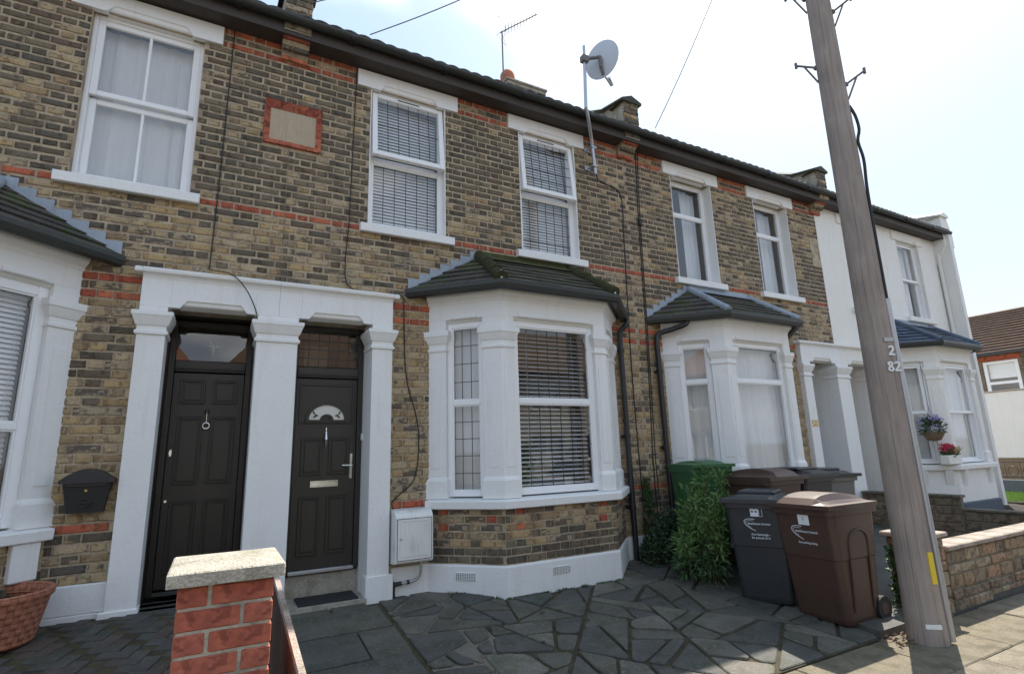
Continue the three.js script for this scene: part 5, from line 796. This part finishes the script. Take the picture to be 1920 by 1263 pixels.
{
  const s = thing('leafy_shrub', 'bright green leafy shrub with narrow leaves beside the grey bin', 'shrub', [4.22, hY(1.0), 0.98]);
  const canes = [], heads = [];
  for (let i = 0; i < 26; i++) { const a = rnd() * 6.28, r = Math.sqrt(rnd()) * 0.18, H = rr(0.35, 0.92), ox = Math.cos(a) * r, oz = Math.sin(a) * r, k = 1 + rr(0.3, 1.1), tip = [ox * k + rr(-0.05, 0.05), H, oz * k + rr(-0.05, 0.05)]; canes.push(tube([[ox, 0, oz], [ox * (1 + (k - 1) * 0.4), H * 0.5, oz * (1 + (k - 1) * 0.4)], tip], 0.006, 5, 6)); for (let f = 0.25; f <= 1.001; f += 0.15) heads.push([V3(ox + (tip[0] - ox) * f, H * f, oz + (tip[2] - oz) * f), f]); }
  for (const [x, z, H] of [[0.26, -0.05, 1.10], [0.32, 0.12, 1.06], [0.14, 0.02, 1.0], [0.38, -0.2, 1.08]]) { canes.push(tube([[x * 0.5, 0, z * 0.5], [x * 0.9, H * 0.6, z], [x, H, z]], 0.006, 5, 6)); heads.push([V3(x, H, z), 1], [V3(x * 0.97, H * 0.9, z), 1], [V3(x * 0.95, H * 0.8, z), 0.8]); }
  mesh('canes', merge(canes), 'stem', s);
  const A = heads.filter(h => h[1] > 0.7), Bq = heads.filter(h => h[1] <= 0.7);
  mesh('foliage', leaves(A.length * 26, i => { const h = A[i % A.length], d = dirR(0.25); return { p: h[0].clone().addScaledVector(d, rr(0.0, 0.10)), d: d.clone().add(V3(0, rr(-0.5, 0.2), 0)), s: rr(0.7, 1.2) }; }, 0.075, 0.021), 'leafB', s);
  mesh('foliage', leaves(Bq.length * 24, i => { const h = Bq[i % Bq.length], d = dirR(0.1); return { p: h[0].clone().addScaledVector(d, rr(0.0, 0.13)), d: d.clone().add(V3(0, rr(-0.6, 0.1), 0)), s: rr(0.7, 1.25) }; }, 0.075, 0.022), 'leafA', s);
  const v = thing('ivy_bush', 'dark green ivy bush heaped against the foot of the downpipes', 'shrub', [4.36, 0, 0.34]);
  mesh('foliage', leaves(2600, i => { const a = rnd() * 6.28, r = Math.sqrt(rnd()), x = Math.cos(a) * r * 0.34, z = Math.sin(a) * r * 0.27, H = (0.42 + 0.30 * vnoise(x * 6 + 9, z * 6 + 4, 64, 5)) * (1 - r * r * 0.75), y = H * Math.pow(rnd(), 0.55); return { p: V3(x, y, z), d: dirR(0.5), s: rr(0.6, 1.2) }; }, 0.045, 0.042), 'leafC', v);
  mesh('foliage', leaves(420, i => { const y = rr(0.3, 0.95), x = -0.02 + rr(-0.10, 0.14) * (1.3 - y), z = -0.29 + rr(0, 0.06); return { p: V3(x, y, z), d: dirR(0.3).add(V3(0, 0, 0.6)), s: rr(0.6, 1.1) }; }, 0.045, 0.04), 'leafA', v);
  mesh('stems', merge([...Array(9)].map(() => tube([[rr(-0.2, 0.2), 0, rr(-0.1, 0.1)], [rr(-0.2, 0.2), 0.25, rr(-0.2, 0.1)], [rr(-0.15, 0.15), 0.55, -0.26]], 0.006, 5, 8))), 'stem', v);
  const c = thing('climbing_ivy', 'green ivy climbing the stone pier behind the telegraph pole', 'ivy', [5.30, -0.24, 2.42]);
  mesh('foliage', leaves(900, i => { const y = rr(0, 0.6), x = rr(-0.06, 0.03) * (1.2 - y), z = rr(-0.10, 0.22); return { p: V3(x, y, z), d: V3(-1, rr(-0.6, 0.6), rr(-0.8, 0.8)), s: rr(0.6, 1.1) }; }, 0.045, 0.04), 'leafA', c); mesh('stems', tube([[0.0, 0, 0.1], [-0.01, 0.3, 0.05], [0.0, 0.55, 0.1]], 0.006, 5, 8), 'stem', c);
  // weeds in the joints
  const wd = thing('weeds', 'small tufts of weed along the foot of the white plinth', 'weeds', [0, 0, 0]); wd.userData.kind = 'stuff';
  const spots = []; for (let i = 0; i < 60; i++) { const f = rnd(); const e = rnd() < 0.55 ? [2.1 + 1.35 * f, 0.605] : rnd() < 0.5 ? [1.5 + 0.6 * f, 0.03 + 0.57 * f] : [rr(1.0, 4.4), rr(0.7, 2.5)]; spots.push(V3(e[0], hY(e[1]) + 0.005, e[1] + rr(0, 0.02))); }
  mesh('weed_leaves', leaves(700, i => { const p = pick(spots); return { p: p.clone().add(V3(rr(-0.025, 0.025), 0, rr(-0.015, 0.02))), d: V3(rr(-0.6, 0.6), 1, rr(-0.4, 0.7)), s: rr(0.4, 1.1) }; }, 0.03, 0.009), 'leafA', wd);
  const dl = thing('fallen_leaves', 'dry fallen leaves scattered at the foot of the telegraph pole', 'leaves', [4.45, -0.25, 2.75]); dl.userData.kind = 'stuff';
  mesh('dry_leaves', leaves(70, i => ({ p: V3(rr(-0.12, 0.9) * (i < 30 ? 0.35 : 1), 0.012 + rr(0, 0.012), rr(-0.12, 0.10)), d: V3(rr(-1, 1), rr(-0.1, 0.25), rr(-1, 1)), s: rr(0.5, 1.2) }), 0.05, 0.03), 'fence', dl);
  // grass and flowers at the far end house
  const lawn = struct('lawn', box(13.7, 15.9, -0.02, 0.045, -1.6, 1.9), 'soil'); const gr = thing('grass', 'bright sunlit patch of lawn beyond the white end house', 'grass', [14.7, 0.045, 0.0]); gr.userData.kind = 'stuff';
  mesh('grass_blades', leaves(9000, i => ({ p: V3(rr(-0.98, 1.18), 0, rr(-1.5, 1.8)), d: V3(rr(-0.4, 0.4), 1, rr(-0.4, 0.4)), s: rr(0.6, 1.3) }), 0.07, 0.012), 'grass', gr);
  const hb = thing('hanging_basket', 'hanging basket of lilac flowers in front of the white bay', 'flower basket', [10.62, 1.45, 0.50]);
  mesh('basket', new THREE.LatheGeometry([[0, -0.16], [0.10, -0.14], [0.17, -0.02], [0.18, 0.0]].map(p => new THREE.Vector2(...p)), 16).toNonIndexed(), 'fence', hb); mesh('hanger', merge([rod([0, 0.45, 0], [0.17, 0, 0], 0.004, 5), rod([0, 0.45, 0], [-0.17, 0, 0], 0.004, 5), rod([0, 0.45, 0], [0, 1.25, 0], 0.004, 5)]), 'wire', hb);
  mesh('foliage', leaves(260, i => { const d = dirR(0.5); return { p: d.clone().multiplyScalar(rr(0.05, 0.19)).add(V3(0, 0.06, 0)), d, s: rr(0.7, 1.2) }; }, 0.07, 0.035), 'leafA', hb); mesh('flowers', leaves(150, i => { const d = dirR(0.6); return { p: d.clone().multiplyScalar(rr(0.15, 0.22)).add(V3(0, 0.09, 0)), d: dirR(0.4), s: rr(0.8, 1.3) }; }, 0.035, 0.035), 'petalLilac', hb).userData.kind = 'stuff';
  const fb = thing('window_box', 'pink and cream flowers in a white window box on the bay sill', 'window box', [10.92, 0.888, 0.56]);
  mesh('box', box(-0.22, 0.22, 0, 0.16, -0.06, 0.075, 0.01), 'whiteWall', fb); mesh('foliage', leaves(300, i => ({ p: V3(rr(-0.2, 0.22), rr(0.14, 0.26), rr(-0.06, 0.08)), d: dirR(0.6), s: rr(0.7, 1.2) }), 0.06, 0.03), 'leafA', fb); mesh('pink_flowers', leaves(170, i => ({ p: V3(rr(-0.22, 0.05), rr(0.2, 0.34), rr(-0.06, 0.09)), d: dirR(0.4), s: rr(0.8, 1.3) }), 0.035, 0.035), 'petalPink', fb).userData.kind = 'stuff'; mesh('cream_flowers', leaves(110, i => ({ p: V3(rr(0.02, 0.22), rr(0.2, 0.28), rr(-0.05, 0.09)), d: dirR(0.4), s: rr(0.8, 1.2) }), 0.035, 0.035), 'petalCream', fb).userData.kind = 'stuff';
}
// ---------------------------------------------------------------- what stands beyond the end house
{
  const w = thing('railing_wall', 'low blue-grey wall topped with black iron railing beyond the lawn', 'wall', [16.05, 0, 0]);
  mesh('wall_body', box(-0.1, 0.1, -0.3, 0.34, -4, 2.5), 'bluegrey', w); mesh('rail', merge([box(-0.02, 0.02, 0.40, 0.43, -4, 2.5), box(-0.02, 0.02, 0.74, 0.76, -4, 2.5)]), 'iron', w);
  for (let i = 0; i < 22; i++) { const z = -3.8 + i * 0.28, r = new THREE.TorusGeometry(0.10, 0.008, 6, 14).toNonIndexed(); r.rotateY(Math.PI / 2); r.translate(0, 0.55, z); mesh('railing_scroll', merge([r, rod([0, 0.36, z + 0.14], [0, 0.74, z + 0.14], 0.006, 5)]), 'iron', w); }
  const b = thing('garden_wall', 'tall cream rendered wall with a stained top beyond the railing', 'wall', [20.4, 0, 0]);
  mesh('wall_body', box(-0.12, 0.12, -0.4, 2.66, -9, 2.0), 'whiteWall', b); mesh('wall_capping', box(-0.16, 0.16, 2.66, 2.70, -9, 2.05, 0.01), 'coping', b); mesh('boards', box(-0.18, -0.125, -0.4, 0.72, -9, 2.0), 'fence', b);
  const f = thing('corner_house', 'brick house with brown tiled roof and one white window beyond the cream wall', 'house', [26, 0, 0]);
  mesh('wall', extr([[-2.6, -0.4], [9, -0.4], [9, 4.55], [-2.6, 4.55]], -0.3, 0, [[[1.95, 2.55], [3.05, 2.55], [3.05, 4.22], [1.95, 4.22]]]).rotateY(-Math.PI / 2).translate(0, 0, -6.2), BM.dark[4], f);
  mesh('inner_wall', box(1.5, 1.7, -0.4, 4.5, -9, 3), 'plaster', f);
  const t = []; quad(t, [-0.35, 4.5, 3.1], [-0.35, 4.5, -9.5], [3.2, 6.7, -9.5], [3.2, 6.7, 3.1]); mesh('roof_deck', fromTris(t), 'tileBrown', f); for (let r = 0; r < 16; r++) { const a = r / 16, g = box(-0.35 + 3.55 * a - 0.02, -0.35 + 3.55 * (a + 1 / 16), 0, 0.03, -9.5, 3.1); g.applyMatrix4(new THREE.Matrix4().makeTranslation(0, 4.52 + 2.2 * a, 0)); const s = new THREE.Matrix4(); mesh('tile_course', g, 'tileBrown', f); }
  const W = part('window', f); const P = [0.02, -4.20 + 0.0], Q = [0.02, -3.10]; { const F = frameOf([-0.06, -4.25 + 0.0], [-0.06, -3.15]); }
  const wz = -6.2 + 1.95; mesh('window_frame', merge([box(0.02, 0.10, 2.56, 4.21, wz + 0.01, wz + 0.12), box(0.02, 0.10, 2.56, 4.21, wz + 0.98, wz + 1.09), box(0.02, 0.10, 2.56, 2.66, wz + 0.12, wz + 0.98), box(0.02, 0.10, 4.11, 4.21, wz + 0.12, wz + 0.98), box(0.02, 0.10, 3.32, 3.42, wz + 0.12, wz + 0.98)]), 'upvc', W); const pg = new THREE.PlaneGeometry(0.9, 1.5); pg.rotateY(-Math.PI / 2); pg.translate(0.06, 3.38, wz + 0.55); mesh('pane', pg.toNonIndexed(), 'glass', W); mesh('blind', box(0.15, 0.17, 3.55, 4.15, wz + 0.12, wz + 0.98), 'blind', W); mesh('brick_arch', box(-0.03, 0.0, 4.23, 4.42, wz - 0.1, wz + 1.2), BM.red[0], W);
  mesh('gutter', box(-0.42, -0.3, 4.42, 4.52, -9.5, 3.1), 'gutter', f);
}
// ---------------------------------------------------------------- across the road (seen in the window glass)
{
  for (const [x, w, m, l, rm] of [[-6.5, 9.5, 'pebble', 'cream pebbledash house across the road with a red tiled roof', 'tileRed'], [4.5, 9.0, 'whiteWall', 'white rendered house across the road with a brown tiled roof', 'tileBrown'], [15, 9.5, 'pebble', 'pebbledash house across the road beside a tall hedge', 'tileBrown']]) {
    const t = thing('facing_house', l, 'house', [x, -0.25, 16.5]); const wins = [[-3.2, -1.6, 0.9, 2.3], [1.4, 3.2, 0.9, 2.3], [-3.1, -1.7, 3.4, 4.7], [1.5, 3.1, 3.4, 4.7]];
    const g = extr(R4(-w / 2, w / 2, 0, 5.2), 0, 0.3, wins.map(q => R4(...q))); g.rotateY(Math.PI); g.translate(0, 0, 0.3); mesh('wall', g, m, t); mesh('side_wall', merge([box(-w / 2, -w / 2 + 0.2, 0, 5.2, 0.3, 7), box(w / 2 - 0.2, w / 2, 0, 5.2, 0.3, 7), box(-w / 2, w / 2, 0, 5.2, 7, 7.2), box(-w / 2 + 0.2, w / 2 - 0.2, 2.8, 2.95, 0.3, 7)]), m, t);
    const r = []; quad(r, [w / 2 + 0.3, 5.1, -0.4], [-w / 2 - 0.3, 5.1, -0.4], [-w / 2 + 1.5, 7.8, 3.6], [w / 2 - 1.5, 7.8, 3.6]); quad(r, [-w / 2 - 0.3, 5.1, 7.6], [w / 2 + 0.3, 5.1, 7.6], [w / 2 - 1.5, 7.8, 3.6], [-w / 2 + 1.5, 7.8, 3.6]); r.push(-w / 2 - 0.3, 5.1, -0.4, -w / 2 - 0.3, 5.1, 7.6, -w / 2 + 1.5, 7.8, 3.6, w / 2 + 0.3, 5.1, 7.6, w / 2 + 0.3, 5.1, -0.4, w / 2 - 1.5, 7.8, 3.6); mesh('roof', fromTris(r), rm, t);
    for (const [a, b, c, d] of wins) { const W = part('window', t); const fr = ringGeo(a, b, c, d, 0.07, 0.1, 0.18); fr.scale(-1, 1, 1); const fl = fr.attributes.position; mesh('window_frame', merge([ringGeo(-b, -a, c, d, 0.07, 0.08, 0.16), box(-(a + b) / 2 - 0.03, -(a + b) / 2 + 0.03, c + 0.07, d - 0.07, 0.09, 0.15)]), 'upvc', W); const pg = new THREE.PlaneGeometry(b - a - 0.1, d - c - 0.1); pg.rotateY(Math.PI); pg.translate(-(a + b) / 2, (c + d) / 2, 0.12); mesh('pane', pg.toNonIndexed(), 'glass', W); mesh('curtain', box(-b + 0.1, -a - 0.1, c + 0.05, d, 0.26, 0.28), 'net', W); }
    const D = part('door', t); mesh('door_leaf', box(-0.5, 0.5, 0, 2.1, -0.04, 0.0, 0.01), 'bluegrey', D); mesh('door_head', box(-0.8, 0.8, 2.25, 2.35, -0.5, 0.0, 0.01), 'upvc', D);
  }
  const hd = thing('hedge', 'clipped green hedge across the road in front of the houses', 'hedge', [6.2, -0.25, 13.2]);
  mesh('foliage', leaves(9000, i => ({ p: V3(rr(-3.6, 3.6), Math.pow(rnd(), 0.6) * (1.7 + 0.3 * vnoise(i * 0.001, 3, 64, 8)), rr(-0.45, 0.45)), d: dirR(0.2), s: rr(0.7, 1.3) }), 0.13, 0.09), 'leafB', hd); mesh('branches', merge([...Array(12)].map((_, i) => rod([-3.3 + i * 0.6, 0, 0], [-3.3 + i * 0.6 + rr(-0.2, 0.2), 1.3, rr(-0.2, 0.2)], 0.03, 6, 0.01))), 'stem', hd);
  function car(label, x, z, m) {
    const t = thing('parked_car', label, 'car', [x, -0.37, z]);
    mesh('body', extr([[-2.05, 0.28], [2.05, 0.28], [2.1, 0.62], [1.95, 0.82], [1.0, 0.95], [-1.65, 0.98], [-2.05, 0.9], [-2.12, 0.6]], -0.85, 0.85), m, t); mesh('cabin', loft([{ y: 0.93, p: chRect(-1.75, 1.05, -0.80, 0.80, 0.1) }, { y: 1.42, p: chRect(-1.25, 0.25, -0.62, 0.62, 0.1) }]), 'carGlass', t); mesh('roof', loft([{ y: 1.405, p: chRect(-1.28, 0.28, -0.64, 0.64, 0.1) }, { y: 1.46, p: chRect(-1.1, 0.1, -0.55, 0.55, 0.1) }]), m, t);
    for (const wx of [-1.3, 1.3]) for (const wz of [-0.78, 0.78]) { const w = part('wheel', t); mesh('tyre', new THREE.CylinderGeometry(0.31, 0.31, 0.2, 24).rotateX(Math.PI / 2).translate(wx, 0.31, wz).toNonIndexed(), 'rubber', w); mesh('rim', new THREE.CylinderGeometry(0.19, 0.19, 0.21, 18).rotateX(Math.PI / 2).translate(wx, 0.31, wz).toNonIndexed(), 'steel', w); }
    for (const s of [-1, 1]) { mesh('headlight', box(1.98, 2.1, 0.62, 0.76, s * 0.6 - 0.15, s * 0.6 + 0.15, 0.03), 'chrome', t); }
  }
  car('dark parked car on the far side of the road', 4.6, 9.35, 'carDark'); car('white parked car on the far side of the road', 10.2, 9.35, 'carWhite');
}
renderer.render(scene, camera);
